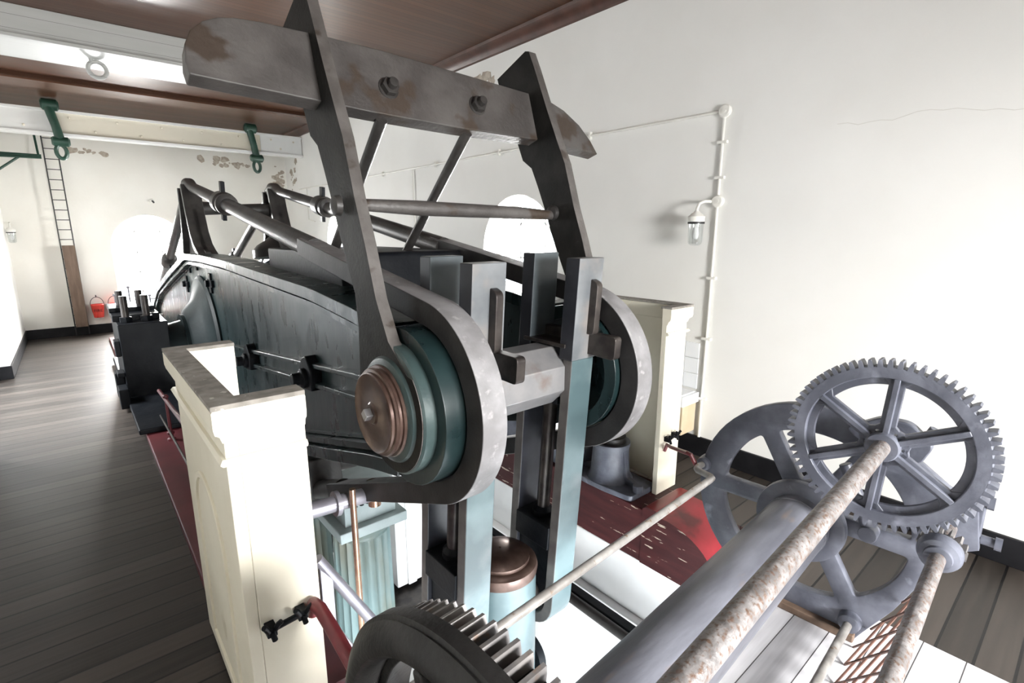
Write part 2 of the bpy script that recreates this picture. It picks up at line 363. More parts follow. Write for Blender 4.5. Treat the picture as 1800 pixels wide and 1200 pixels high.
struct(MB().box(XL, XL+.02, YN, BY0, 0, .2).box(XL, XL+.02, BY1, YF-.03, 0, .2).box(BX, XL+.02, BY1-.02, BY1, 0, .2).box(BX, XL+.02, BY0, BY0+.02, 0, .2).box(BX, BX+.02, BY0, BY1, 0, .2).build('baseboard_left', 'black', bevel=.004))
struct(MB().box(XR-.03, XR, YN, YF, 0, .2).build('baseboard_right', 'black', bevel=.005))
struct(MB().box(XL, XR-.03, YF-.03, YF, 0, .2).build('baseboard_far', 'black', bevel=.005))
# crown mouldings
struct(MB().prism([(0, 0), (-.16, 0), (-.15, -.03), (-.09, -.05), (-.05, -.10), (-.03, -.13), (0, -.14)], lambda u, v, w: V(XR+u, w, ZC+v), YN, YF).build('trim_2', 'crown'))
# broad boarded soffit and dropped brown moulding before the girder
struct(MB().box(XL, XR, 8.1, 8.92, 4.25, ZC).box(XL, XR, 8.06, 8.12, 4.25, 4.29).box(XL, XR, 8.9, 8.96, 4.25, 4.29).build('trim_3', 'beam_white', bevel=.006))
struct(MB().prism([(11.3, ZC), (11.3, 4.53), (11.33, 4.5), (11.9, 4.5), (11.9, ZC)], lambda u, v, w: V(w, u, v), XL, XR).build('trim_4', 'ceil'))

def arched_window(name, W, mtx_f, depth_pos, bars):
    fr = MB()
    fr.plate([arch(*W), offs(W[0], W[1], W[2], W[3], .07)], .06, mtx_f)
    w = fr.build(name, 'white'); struct(w)
    g = MB()
    c, hw, z0, zs = W
    g.plate([arch(c, hw-.02, z0+.02, zs)], .006, mtx_f); pane = g.build('pane', 'glass', w)
    b = MB()
    for k in (-1/3, 1/3):
        b.plate([[(c+hw*k-.012, z0+.05), (c+hw*k+.012, z0+.05), (c+hw*k+.012, zs+hw*.9), (c+hw*k-.012, zs+hw*.9)]], .03, mtx_f)
    z = z0 + .45
    while z < zs + .1:
        b.plate([[(c-hw+.05, z-.012), (c+hw-.05, z-.012), (c+hw-.05, z+.012), (c-hw+.05, z+.012)]], .03, mtx_f); z += .45
    b.plate([arc(c, zs, hw*.62, 0, pi, 16) + arc(c, zs, hw*.62-.025, pi, 0, 16)], .03, mtx_f)
    b.build('glazing_bars', 'white', w)
    return w
arched_window('window_1', WR, YZ(XR+.3), 0, 3)
arched_window('window_5', WR2, YZ(XR+.3), 0, 3)
arched_window('window_2', WF, XZ(YF+.3), 0, 3)
arched_window('window_4', WL, YZ(BX-.16), 0, 3)
arched_window('window_3', WN1, XZ(YN-.3), 0, 3)
# flaking plaster patches (thin chips of bare wall)
def patch(name, cx, cz, rx, rz, place, n, parentless=True):
    b = MB()
    for _ in range(n):
        a = random.uniform(0, 2*pi); q = random.random()**.7
        x = cx + rx*q*math.cos(a); z = cz + rz*q*math.sin(a); s = random.uniform(.02, .085)
        pts = []
        for k in range(9):
            aa = 2*pi*k/9; rr = s*random.uniform(.5, 1.2); pts.append((x+rr*1.3*math.cos(aa), z+rr*math.sin(aa)))
        b.prism(pts, place, -0.004, random.uniform(.0015, .006))
    return struct(b.build(name, 'peel'))
FW_ = lambda u, v, w: V(u, YF-w, v)
RW_ = lambda u, v, w: V(XR-w, u, v)
patch('trim_5', .6, 3.86, .35, .06, FW_, 9); patch('trim_6', 3.0, 3.85, .9, .07, FW_, 14); patch('trim_7', 4.35, 3.45, .14, .5, FW_, 20)
patch('trim_8', 13.9, 3.6, .35, .45, RW_, 18); patch('trim_9', 5.95, 4.2, .55, .1, RW_, 14)
cr = MB()
p = [(1.55, 2.45)]
for k in range(26): p.append((p[-1][0]-.07, p[-1][1]+random.uniform(-.025, .03)))
cr.tube([(XR-.001, a, b+.55) for a, b in p], .0016, 5); struct(cr.build('trim_10', 'crack'))

# ------------------------------------------------------------------ setting: well and the storey below
struct(MB().box(XL-.4, XR+1.4, YN-.4, YF+.4, ZL-.2, ZL).build('floor_lower', 'lower'))
lw = MB().box(WX1+.02, WX1+.5, WY0, WY1, -.95, -.43).box(WX1-.06, WX1+.5, WY0, WY1, -1.12, -.95).box(WX1+.06, WX1+.5, WY0, WY1, ZL, -1.12)
struct(lw.build('wall_well_right', 'white', bevel=.01))
struct(MB().box(WX0-.4, WX0-.02, WY0, WY1, -.95, -.43).build('wall_well_left', 'white', bevel=.01))
struct(MB().box(XL-.4, XL, YN-.4, YF+.4, ZL, -.12).box(XL-.4, XR+1.4, YF, YF+.4, ZL, -.12).build('wall_lower', 'lower'))

# ------------------------------------------------------------------ red timber beams beside the well
def red_beam(x0, x1, label, face):
    t = thing('timber_beam', ((x0+x1)/2, 6.0, 0), label, 'beam', 'red painted timber beams along the well')
    MB().box(x0, x1, 2.12, 13.4, -.42, .05).build('timber', face, t, bevel=.012)
    prof = [(2.14, -.42), (2.14, .06), (2.10, .085), (2.02, .085), (1.98, .05)]
    prof += [(1.98-.46*math.sin(a), .05-.30*(1-math.cos(a))) for a in [pi/2*k/10 for k in range(1, 11)]]
    prof += [(1.52, -.42)]
    ec = tag(MB().prism(prof, lambda u, v, w: V(w, u, v), x0-.004, x1+.004).build('end_cap', 'red', t), 'bright red rounded end of the beam')
    edge_mat(ec, face, lambda n, c: abs(n.x) > .5)
    MB().box(x0+.2, x0+.28, 1.47, 1.53, -.26, -.12).build('bolt_plate', 'winch', t, bevel=.004)
    return t
red_beam(3.18, 3.66, 'flaking maroon timber beam with bright red rounded end beneath the right cream casing', 'maroon')
red_beam(.35, .82, 'dark maroon timber beam edging the boarded walkway under the left cream casing', 'maroon_plain')

# ------------------------------------------------------------------ cream casings
def casing(xo, xi, y0, y1, label, mirror=False):
    # xo outer panel plane, xi open edge (towards the engine)
    sg = 1 if xi > xo else -1; th = .045
    t = thing('casing', (xo, (y0+y1)/2, .05), label, 'casing', 'cream timber casings either side of the engine beam')
    z0, z1 = .05, 1.5
    def bx(b, xa, xb, *r): return b.box(min(xa, xb), max(xa, xb), *r)
    o = bx(MB(), xo, xo+sg*th, y0, y1, z0, z1)
    c = (y0+y1)/2
    al = arch(c, .30, z0+.12, 0.86, 18)
    ai = arch(c, .272, z0+.148, 0.86, 18)
    o.strip(al, ai, lambda u, v, w: V(xo-sg*w, u, v), -.01, .012)
    o.build('side_panel', 'cream', t, bevel=.004)
    n = bx(MB(), xo+sg*th, xi, y0, y0+th, z0, z1)
    n.build('end_panel', 'cream', t, bevel=.004)
    q = bx(MB(), xo+sg*th, xi, y1-th, y1, z0, z1)
    q.box(min(xo+sg*.1, xi-sg*.04), max(xo+sg*.1, xi-sg*.04), y1-th-.008, y1-th, 1.25, 1.38)
    q.build('end_panel', 'cream', t, bevel=.004)
    # cornice and astragal following the U
    U = [(xi, y0), (xo, y0), (xo, y1), (xi, y1)]
    def run(name, prof, m):   # prof: list (outward offset, z); solid between out profile and inner depth
        b = MB(); rows = []
        for (px, py, ox, oy) in ((xi, y0, 0, -1), (xo, y0, -sg, -1), (xo, y1, -sg, 1), (xi, y1, 0, 1)):
            rows.append([b.b.verts.new(V(px+ox*p, py+oy*p, z)) for p, z in prof])
        m_ = len(prof)
        for A, B in zip(rows, rows[1:]):
            for i in range(m_): b.b.faces.new([A[i], B[i], B[(i+1) % m_], A[(i+1) % m_]])
        b.b.faces.new(rows[0]); b.b.faces.new(rows[-1][::-1])
        return b.build(name, m, t)
    run('astragal', [(0, 1.405), (.012, 1.405), (.022, 1.418), (.012, 1.432), (0, 1.432)], 'cream')
    run('cornice', [(-th, 1.5), (.004, 1.49), (.012, 1.515), (.028, 1.53), (.032, 1.55), (.032, 1.61), (.022, 1.62), (-th, 1.62)], 'cream')
    e_, i_ = .034, .06
    loop = [(xi, y0-e_), (xo-sg*e_, y0-e_), (xo-sg*e_, y1+e_), (xi, y1+e_), (xi, y1-i_), (xo+sg*i_, y1-i_), (xo+sg*i_, y0+i_), (xi, y0+i_)]
    tp = MB().prism(loop, lambda u, v, w: V(u, v, w), 1.616, 1.634).build('cap', 'dust', t, bevel=.003); tag(tp, 'dusty grey top edge of the casing')
    return t
casing(.31, .585, 1.90, 3.00, 'tall cream three sided casing with an arched panel standing beside the walkway')
casing(3.735, 3.45, 2.20, 3.10, 'cream three sided casing beyond the engine beam near the lamp wall')

def latch(name, c, half, label, y):
    t = thing(name, (c[0], y, c[1]), label, 'bracket', 'black iron latch brackets on the casings')
    a = half
    MB().tube([(c[0]-a, y-.04, c[1]), (c[0]+a, y-.04, c[1]+.012)], .012, 10).build('bar', 'iron_black', t)
    for s in (-1, 1):
        b = MB(); x = c[0]+s*a*.85; z = c[1]+s*.006
        b.box(x-.018, x+.018, y-.05, y, z-.02, z+.02)
        b.tube([(x-.012, y-.045, z+.005), (x-.022, y-.055, z+.03), (x-.03, y-.06, z+.045)], .011, 8)
        b.tube([(x+.012, y-.045, z+.005), (x+.022, y-.055, z+.03), (x+.034, y-.06, z+.04)], .011, 8)
        b.tube([(x, y-.045, z), (x+.006, y-.055, z-.035)], .011, 8)
        b.build('claw', 'iron_black', t, bevel=.003)
latch('latch_bracket', (.442, .725), .068, 'black iron double claw latch on the white end of the nearer casing', 1.90)
latch('latch_bracket', (3.58, .54), .06, 'small black iron latch on the narrow end of the further casing', 2.20)

# ------------------------------------------------------------------ engine beam (rocks as one piece)
TY, TZ = 8.7, .56
th_ = math.atan(.116); ct, st_ = math.cos(th_), math.sin(th_)
def L(s, t): return (TY - s*ct + t*st_, TZ + s*st_ + t*ct)     # along the beam, across the beam -> (y, z)
def P3(x, s, t): y, z = L(s, t); return V(x, y, z)
LF = lambda x: (lambda u, v, w: P3(x+w, u, v))
SP = 6.4
HB = [(0, 1.27), (.5, 1.22), (1.3, 1.14), (2.54, .985), (3.95, .77), (5.17, .585), (5.9, .468), (6.25, .43)]
HF = [(0, 1.345), (-.5, 1.30), (-2, 1.18), (-3.9, .99), (-4.9, .75), (-5.3, .5)]
HT = [(0, 1.345), (.5, 1.295), (1.3, 1.215), (2.54, 1.06), (3.95, .85), (5.17, .67), (5.9, .52), (6.25, .43)]
def hfun(s, top=True):
    T = (HT if top else HB) if s >= 0 else HF
    for (a, b), (c, d_) in zip(T, T[1:]):
        if (a <= s <= c) or (c <= s <= a): return b + (d_-b)*(s-a)/(c-a)
    return T[-1][1]
def flitch_loop(d=0.0):
    up = []; dn = []
    for i in range(0, 61):
        s = -5.3 + i*(5.3+6.25)/60
        up.append((s, hfun(s)-d)); dn.append((s, -(hfun(s, False)-d)))
    tip = arc(SP, 0, .425-d, math.acos(-.15/.45), -math.acos(-.15/.45), 24)
    return up + tip + dn[::-1]
eb = thing('engine_beam', (2.0, TY, 0), 'huge dark green iron rocking beam of the pumping engine spanning the well', 'beam')
def flitch(xo, sg):
    # xo: outermost moulding plane, sg: direction towards engine centre
    o = xo
    F = lambda u, v, w: P3(o+sg*w, u, v)
    lp = flitch_loop
    fl = MB().prism(lp(.06), F, .115, .24).build('flitch', 'iron_green', eb)
    MB().strip(lp(0), lp(.09), F, 0.0, .30).build('edge_moulding', 'iron_green', fl, bevel=.038)
    MB().strip(lp(.08), lp(.118), F, .075, .2).build('edge_moulding', 'iron_green', fl)
    MB().strip(lp(.112), lp(.152), F, .03, .2).build('inner_moulding', 'iron_green', fl, bevel=.018)
    MB().strip(lp(.165), lp(.182), F, .09, .2).build('inner_moulding', 'iron_green', fl, bevel=.006)
    r = MB()
    for tt in (.075, -.075):
        r.prism([(.9, tt-.02), (5.95, tt-.02), (5.95, tt+.02), (.9, tt+.02)], F, .06, .2)
    r.build('centre_rib', 'iron_green', fl, bevel=.01)
    for s in (2.9, 4.75):
        r = MB()
        r.prism(rounded([(s-.10, -.12), (s+.12, -.12), (s+.15, .03), (s+.05, .16), (s-.05, .13), (s-.13, .03)], .03), F, .03, .2)
        pc = P3(o+sg*.05, s, -.02)
        r.lathe(pc+V(sg*.0, 0, 0), (-sg, 0, 0), [(0, .08), (.05, .08), (.06, .05), (.12, .05)], 16)
        r.build('pin_lug', 'iron_black', fl, bevel=.012)
    # trunnion hub: flared boss tapering to the journal
    hub = MB(); c = P3(o, 0.35, -.02)
    hub.lathe(c+V(sg*.2, 0, 0), (-sg, 0, 0), [(0, 1.02), (.11, 1.02), (.14, .98), (.145, .9), (.22, .70), (.34, .56), (.36, .50), (.40, .50), (.40, .42), (.66, .36), (.7, .36)], 56)
    hub.build('trunnion_hub', 'hub_iron', fl, ang=30)
    kb = MB()
    for (s, t) in ((.30, 1.12), (-.30, 1.12)):
        kb.box(-.03, .05, -.05, .05, -.04, .04, Matrix.Translation(P3(o+sg*.12, s, t)))
    kb.build('key', 'iron_black', fl, bevel=.006)
    for (s, t) in ((1.15, .86), (-.75, .93)):
        kb = MB(); q = P3(o+sg*.1, s, t)
        kb.box(-.02, .08, -.17, .17, -.045, .045, Matrix.Translation(q)); kb.box(-.01, .08, -.06, .06, -.13, .13, Matrix.Translation(q))
        kb.hexnut(q, (-sg, 0, 0), .05, .06)
        kb.build('hub_bolt', 'iron_black', fl, bevel=.008)
    return fl
flL = flitch(1.225, 1)
flR = flitch(2.775, -1)

# strap band + truss rods
K = .283; T0 = 2.33; fi = math.atan(K)
def strap(xa, xb, name):
    # one continuous forged strap from taper, round the pin end, back to lower taper
    cl = []; wd_ = []
    s_t = SP + .505*math.sin(fi); n = 12
    for i in range(n+1):
        s = 4.7 + (s_t-4.7)*i/n; cl.append((s, T0-K*s))
    t_end = cl[-1]
    a0 = pi/2 - fi
    cen = (t_end[0]-.505*math.sin(fi), t_end[1]-.505*math.cos(fi))
    cc = (cen[0], 0.0); R0 = math.hypot(t_end[0]-cc[0], t_end[1])
    aa = math.atan2(t_end[1], t_end[0]-cc[0])
    cl += arc(cc[0], 0, R0, aa, -aa, 40)[1:]
    cl += [(s, -t) for s, t in cl[:n+1][::-1]][1:]
    out, inn = [], []
    for i, p in enumerate(cl):
        a = Vector(cl[max(i-1, 0)]); b = Vector(cl[min(i+1, len(cl)-1)]); d_ = (b-a).normalized(); nrm = Vector((-d_.y, d_.x))
        h = .066
        out.append(tuple(Vector(p)+nrm*h)); inn.append(tuple(Vector(p)-nrm*h))
    b = MB().strip(out, inn, lambda u, v, w: P3(w, u, v), xa, xb, closed=False)
    return edge_mat(b.build(name, 'iron_band', eb, bevel=.008), 'band_edge_lit', lambda n, c: abs(n.x) < .5)
def truss(xc, xa, xb, gs):
    strap(xa, xb, 'strap_band')
    # rod bent over the king post
    pts = []
    near = [(4.85, T0-K*4.85), (.35, T0-K*.35)]
    KF = .26
    pts = [near[0], near[1]]
    c0 = (0.0, T0+.02)
    pts += [(.18, T0-.015), (.02, T0+.01), (-.14, T0-.03)]
    pts += [(-.3, T0-.12), (-5.1, T0-.12-KF*4.8)]
    b = MB().tube([P3(xc, s, t) for s, t in pts], .072, 18, rad=[.085, .068, .075, .085, .08, .068, .072])
    r = b.build('truss_rod', 'iron_grey', eb)
    MB().tube([P3(xc, s, -(T0-K*s)) for s in (4.85, .2)], .072, 18, rad=[.085, .068]).build('lower_truss_rod', 'iron_grey', eb)
    for s0, dirn in ((2.05, 1), (-3.1, -1)):
        if dirn > 0: q = (s0, T0-K*s0); d_ = Vector((1, -K)).normalized()
        else: q = (s0, T0-.12-KF*(-s0-.3)); d_ = Vector((-1, -KF)).normalized()
        A = P3(xc, q[0]-d_.x*.2, q[1]-d_.y*.2); B = P3(xc, q[0]+d_.x*.2, q[1]+d_.y*.2); D = (B-A)
        c = MB().lathe(A, D, [(0, .08), (.02, .10), (.10, .125), (.28, .13), (.30, .105), (.34, .12), (.40, .12), (.42, .08)], 24)
        cp = c.build('coupling', 'iron_grey', r, ang=30)
        nrm = (P3(0, -d_.y, d_.x)-P3(0, 0, 0)).normalized()
        m_ = frame(P3(xc, q[0], q[1]), (1, 0, 0), D.normalized(), nrm)
        MB().box(-.022, .022, -.045, .045, -.2, .24, m_).build('cotter', 'iron_black', cp, bevel=.005)
    # king post: flared web with raised flanges
    base = hfun(0)+.0
    outl = [(.80, 1.2), (.80, 1.30), (.66, 1.34), (.50, 1.44), (.36, 1.62), (.25, 1.95), (.17, T0+.02), (-.17, T0+.02), (-.25, 1.95), (-.36, 1.62), (-.50, 1.44), (-.66, 1.34), (-.80, 1.30), (-.80, 1.2)]
    inl = [(.62, 1.20), (.42, 1.40), (.28, 1.62), (.18, 1.95), (.10, T0-.18), (-.10, T0-.18), (-.18, 1.95), (-.28, 1.62), (-.42, 1.40), (-.62, 1.20)]
    kp = MB().prism(outl, lambda u, v, w: P3(xc+w, u, v), -.035, .035)
    for sd in (1, -1):
        edge_o = [(sd*s, t) for s, t in ((.80, 1.27), (.66, 1.34), (.50, 1.44), (.36, 1.62), (.25, 1.95), (.17, T0-.02))]
        edge_i = [(sd*s, t) for s, t in ((.78, 1.2), (.62, 1.27), (.44, 1.37), (.29, 1.60), (.18, 1.93), (.10, T0-.04))]
        kp.strip(edge_o, edge_i, lambda u, v, w: P3(xc+w, u, v), -.12, .12, closed=False)
    kp.build('king_post', 'iron_grey', eb, bevel=.01)
    if gs > 0: return
    fo = MB().lathe(P3(xc, 0, 1.25), tuple(P3(0, 0, 1)-P3(0, 0, 0)), [(0, .40), (.12, .40), (.20, .33), (.28, .2), (.36, .1)], 28)
    fo.build('post_foot', 'iron_grey', eb)
truss(1.42, 1.335, 1.485, 1)
truss(2.58, 2.515, 2.665, -1)
MB().lathe(P3(1.45, 0, 2.0), (1, 0, 0), [(0, .09), (.1, .1), (.5, .075), (.62, .075), (1.0, .1), (1.1, .09)], 20).build('cross_tie', 'iron_grey', eb)
# cross block tying the flitches on top and stay block below
MB().prism(rounded([(3.45, .72), (5.2, .5), (5.2, .90), (3.45, 1.1)], .04), lambda u, v, w: P3(w, u, v), 1.46, 2.54).build('cross_block', 'iron_black', eb, bevel=.01)
MB().prism(rounded([(3.0, -1.35), (4.15, -1.28), (4.3, -1.12), (4.3, -.82), (2.9, -1.0)], .04), lambda u, v, w: P3(w, u, v), 1.25, 1.62).build('stay_block', 'iron_grey', eb, bevel=.012)
# near pin: octagonal between flitches, journals, bosses and brown caps
PY, PZ = L(SP, 0)
MB().lathe((1.45, PY, PZ), (1, 0, 0), [(0, .205), (.86, .205), (.862, .19)], 8, rot=pi/8).build('octagonal_pin', 'steel', eb, bevel=.006, ang=20)
MB().lathe((1.14, PY, PZ), (1, 0, 0), [(0, .12), (1.72, .12)], 30).build('journal', 'steel_dark', eb)
for sg, x in ((1, 1.06), (-1, 2.94)):
    nb = MB().lathe((x+sg*.30, PY, PZ), (-sg, 0, 0), [(0, .40), (.05, .395), (.065, .365), (.07, .345), (.088, .34), (.092, .3)], 56)
    nb.build('end_ring', 'iron_teal' if sg > 0 else 'iron_black', eb, ang=30)
    nb = MB().lathe((x+sg*.13, PY, PZ), (-sg, 0, 0), [(0, .285), (.035, .285), (.055, .272), (.062, .256), (.068, .235)], 56)
    nb.build('collar', 'iron_green2', eb, ang=30)
    cp = MB().lathe((x+sg*.075, PY, PZ), (-sg, 0, 0), [(0, .235), (.015, .243), (.025, .238), (.028, .225), (.04, .225), (.05, .232), (.06, .225), (.064, .212), (.078, .212), (.082, .204), (.074, .188), (.07, .11), (.078, .06), (.088, .05), (.09, .03), (.09, 0)], 56)
    c = tag(cp.build('pin_cap', 'bronze', eb, ang=30), 'brown turned cap on the beam end pin')
    MB().hexnut((x-sg*.01, PY, PZ), (-sg, 0, 0), .034, .04, 4).build('square_nut', 'steel', c, bevel=.003)

# catch frame on the beam end: forked arms, cross bar, tie, stays
def catch_arm(x0, x1, name):
    yb, zb = PY, PZ
    near = [(2.10, 1.53), (2.28, 1.67), (2.39, 1.87), (2.48, 2.14), (2.57, 2.37), (2.67, 2.68), (2.74, 2.82), (2.86, 3.07), (3.0, 3.38), (3.06, 3.50)]
    top = [(3.10, 3.51), (3.43, 3.385)]
    far = [(3.34, 3.16), (3.20, 2.91), (3.12, 2.74), (3.02, 2.675), (2.95, 2.54), (2.86, 2.35), (2.80, 2.2), (2.64, 1.88), (2.62, 1.70), (2.64, 1.40)]
    ring = arc(yb, zb, .335, math.radians(30), math.radians(-220), 40)
    k = 1.016 if x0 < 2 else 1.0
    near, top, far = [[(y*k, 2.2+(z-2.2)*k) for y, z in q] for q in (near, top, far)]
    loop = near + top + far + ring
    b = MB().plate([loop, arc(yb, zb, .19, 0, 2*pi, 32)[:-1]], x1-x0, YZ((x0+x1)/2))
    return edge_mat(b.build(name, 'iron_arm', eb, bevel=.008, ang=25), 'arm_edge_lit', lambda n, c: abs(n.x) < .5)
aL = catch_arm(1.15, 1.215, 'catch_arm')
aR = catch_arm(2.76, 2.83, 'catch_arm')
MB().lathe((1.155, PY, PZ), (1, 0, 0), [(0, .338), (.01, .348), (.10, .348)], 56).build('arm_eye', 'iron_green2', aL, ang=30)
MB().lathe((2.855, PY, PZ), (-1, 0, 0), [(0, .318), (.01, .33), (.118, .33)], 56).build('arm_eye', 'iron_black', aR, ang=30)
lean = math.radians(17); cl_, sl_ = math.cos(lean), math.sin(lean)
def BARF(u, v, w): return V(u, 2.95 + v*sl_ + w*cl_, 2.86 + v*cl_ - w*sl_)   # x, height along bar, depth
bar = [(.535, .07), (.528, .13), (.538, .22), (.57, .295), (.63, .355), (.70, .392), (.78, .412), (.9, .424), (1.25, .432), (1.6, .428), (2.0, .41), (2.5, .385), (2.75, .372), (2.95, .355), (3.12, .295), (3.27, .195), (3.37, .08), (3.43, -.03), (2.85, .015), (2.05, .012), (1.45, .025)]
cb = MB().prism(bar, BARF, 0, .11).build('catch_bar', 'iron_rust', eb, bevel=.008, ang=25)
tag(cb, 'flaking grey rounded cross bar with two bolts')
for x in (1.58, 2.24):
    n = MB(); q = BARF(x, .19, 0); dn = BARF(0, 0, -1)-BARF(0, 0, 0)
    n.hexnut(q, dn, .055, .045); n.lathe(q, dn, [(0, .03), (.085, .03)], 14); n.lathe(q, dn, [(0, .065), (.008, .065)], 20)
    n.build('bolt', 'iron_grey', cb, bevel=.004)
MB().tube([(1.17, 2.76, 2.35), (1.6, 2.75, 2.34), (2.4, 2.75, 2.33), (2.8, 2.76, 2.32)], .042, 16, rad=[.03, .044, .042, .03]).build('cross_tie', 'iron_rust', eb)
for x in (1.128, 2.748):
    MB().lathe((x, 2.76, 2.34), (-1, 0, 0), [(0, .055), (.03, .05), (.045, .02), (.045, 0)], 18).build('tie_nut', 'iron_grey', eb)
for x, xb in ((1.53, 1.53), (2.16, 2.16)):
    t1 = BARF(x, .02, .06)
    MB().tube([t1, (xb, 4.35, 1.66)], .036, 14).build('stay_rod', 'iron_grey', eb)

# ------------------------------------------------------------------ links hanging on the beam end pin
def link(x0, x1, label, side):
    xc = (x0+x1)/2
    t = thing('connecting_link', (xc, 2.4, -.65), label, 'link', 'paired strap links at the beam end')
    SL = .075
    def F(u, v, w): return V(xc+w, u + (2.05-v)*SL, v)
    h = (x1-x0)/2
    MB().prism([(2.04, 1.42), (2.15, 1.42), (2.15, 2.05), (2.04, 2.05)], F, -h-.01, h+.01).build('strap_head', 'link_blue', t, bevel=.006)
    edge_mat(t.children[-1], 'strap_inner', lambda n, c: abs(n.x) > .5)
    MB().prism([(2.43, 1.42), (2.54, 1.42), (2.54, 2.07), (2.43, 2.07)], F, -h-.01, h+.01).build('strap_head', 'link_dull', t, bevel=.006)
    edge_mat(t.children[-1], 'strap_inner', lambda n, c: abs(n.x) > .5)
    # lower U strap
    zb = -.42; cy = 2.29
    outer = [(2.045, 1.42)] + [(cy + .245*math.cos(a), zb + .245*math.sin(a)) for a in [pi + pi*k/16 for k in range(17)]] + [(2.535, 1.42)]
    inner = [(2.125, 1.42)] + [(cy + .165*math.cos(a), zb + .165*math.sin(a)) for a in [pi + pi*k/16 for k in range(17)]] + [(2.455, 1.42)]
    MB().strip(outer, inner, F, -h, h, closed=False).build('strap', 'link_teal', t, bevel=.008)
    st = [c for c in t.children if c.name.startswith('strap') and 'head' not in c.name][0]
    edge_mat(st, 'strap_side', lambda n, c: abs(n.x) > .5)
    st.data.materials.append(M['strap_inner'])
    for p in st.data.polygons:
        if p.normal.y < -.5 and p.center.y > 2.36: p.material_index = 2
    # brasses and distance rod inside the strap
    MB().prism([(2.15, 1.10), (2.43, 1.10), (2.43, 1.50), (2.15, 1.50)], F, -h+.004, h-.004).build('brass_block', 'iron_black', t, bevel=.006)
    MB().prism([(2.10, 1.495), (2.48, 1.495), (2.48, 1.52), (2.10, 1.52)], F, -h-.02, h+.0).build('brass_plate', 'steel_dark', t, bevel=.003)
    MB().prism([(2.12, .02), (2.46, .02), (2.46, .20), (2.12, .20)], F, -h-.015, h-.004).build('brass_block', 'iron_black', t, bevel=.006)
    MB().prism([(2.128, -.5), (2.452, -.5), (2.452, .02), (2.128, .02)], F, -h+.03, h-.03).build('lower_brass', 'iron_black', t, bevel=.006)
    MB().tube([F(2.30, 1.10, 0), F(2.30, .2, 0)], .048, 18).build('distance_rod', 'steel_dark', t)
    MB().lathe(F(2.30, .2, 0), (0, -.075, 1), [(0, .075), (.04, .075), (.07, .05)], 18).build('rod_collar', 'iron_black', t)
    MB().prism([(2.135, .2), (2.165, .2), (2.165, 1.1), (2.135, 1.1)], F, h*.2, h*.9).build('filler_strip', 'steel', t, bevel=.003)
    # gib and cotter
    MB().prism(rounded([(1.985, 1.58), (2.06, 1.58), (2.06, 1.93), (1.985, 1.90)], .03), F, h*.05, h*.55).build('gib', 'steel_dark', t, bevel=.006)
    MB().prism(rounded([(1.83, 1.44), (2.62, 1.47), (2.62, 1.59), (1.83, 1.585)], .03), F, h*.2+.01, h*.2+.07).build('cotter', 'steel_dark', t, bevel=.005)
    MB().cyl(F(cy, zb, -h-.05), F(cy, zb, h+.06), .09, 24).build('lower_pin', 'steel_dark', t)
    return t
link(1.49, 1.69, 'left of the two blue grey strap links hanging behind the rounded beam end', -1)
link(2.265, 2.465, 'right of the two blue grey strap links hanging between the beam plates', 1)

# pump rod crosshead between the links
t = thing('pump_crosshead', (1.98, 2.46, -1.4), 'green cylinder with a domed brown lid hanging between the strap links', 'cylinder')
MB().lathe((1.98, 2.46, -1.45), (0, 0, 1), [(0, .24), (.3, .25), (1.38, .25), (1.40, .235)], 48).build('cylinder', 'link_teal', t, ang=30)
MB().lathe((1.98, 2.46, -.05), (0, 0, 1), [(-.04, .255), (.0, .262), (.03, .255), (.045, .235), (.05, .205), (.075, .205), (.085, .185), (.105, .14), (.118, .07), (.12, .012), (.112, 0)], 56).build('domed_lid', 'bronze', t, ang=30)
MB().lathe((2.22, 2.46, -.95), (1, 0, 0), [(0, .17), (.06, .17), (.07, .14)], 32).build('side_boss', 'iron_black', t)
MB().cyl((1.98, 2.46, -3.29), (1.98, 2.46, -1.45), .07, 24).build('pump_rod', 'steel', t)

# buffer spring blocks on the red beams
def buffer(x, y, label):
    t = thing('buffer_block', (x, y, .05), label, 'block', 'iron buffer cups on the red beams')
    MB().prism(rounded([(x-.17, y-.36), (x+.17, y-.36), (x+.2, y-.1), (x+.2, y+.1), (x+.17, y+.42), (x-.17, y+.42), (x-.2, y+.1), (x-.2, y-.1)], .04), lambda u, v, w: V(u, v, w), .05, .1).build('base_plate', 'winch', t, bevel=.008)
    MB().lathe((x, y, .1), (0, 0, 1), [(0, .20), (.02, .19), (.05, .17), (.27, .155), (.30, .165), (.33, .165), (.33, .13), (.2, .13)], 36).build('cup', 'winch', t, ang=30)
    for s in (-1, 1):
        MB().prism([(y+s*.14, .1), (y+s*.36, .1), (y+s*.20, .16), (y+s*.16, .38), (y+s*.14, .38)], lambda u, v, w: V(x+w, u, v), -.025, .025).build('web', 'winch', t, bevel=.006)
        MB().hexnut((x+.06*s, y+s*.34, .1), (0, 0, 1), .045, .06).build('bolt', 'winch', t, bevel=.004)
    tag(MB().lathe((x, y, .3), (0, 0, 1), [(0, .125), (.18, .125), (.19, .11)], 30).build('plug', 'iron_grey', t, ang=30), 'worn grey plug standing in the cup')
buffer(3.36, 2.62, 'blue grey iron buffer cup on the maroon beam under the right beam end')
tag(MB().prism([(2.9, .05), (4.2, .05), (4.2, .30), (3.5, .36), (3.0, .34), (2.9, .26)], lambda u, v, w: V(3.36+w, u, v), -.13, .13).build('spring_bracket', 'winch', bevel=.015), 'low blue grey iron bracket on the maroon beam behind the buffer cup', 'bracket')

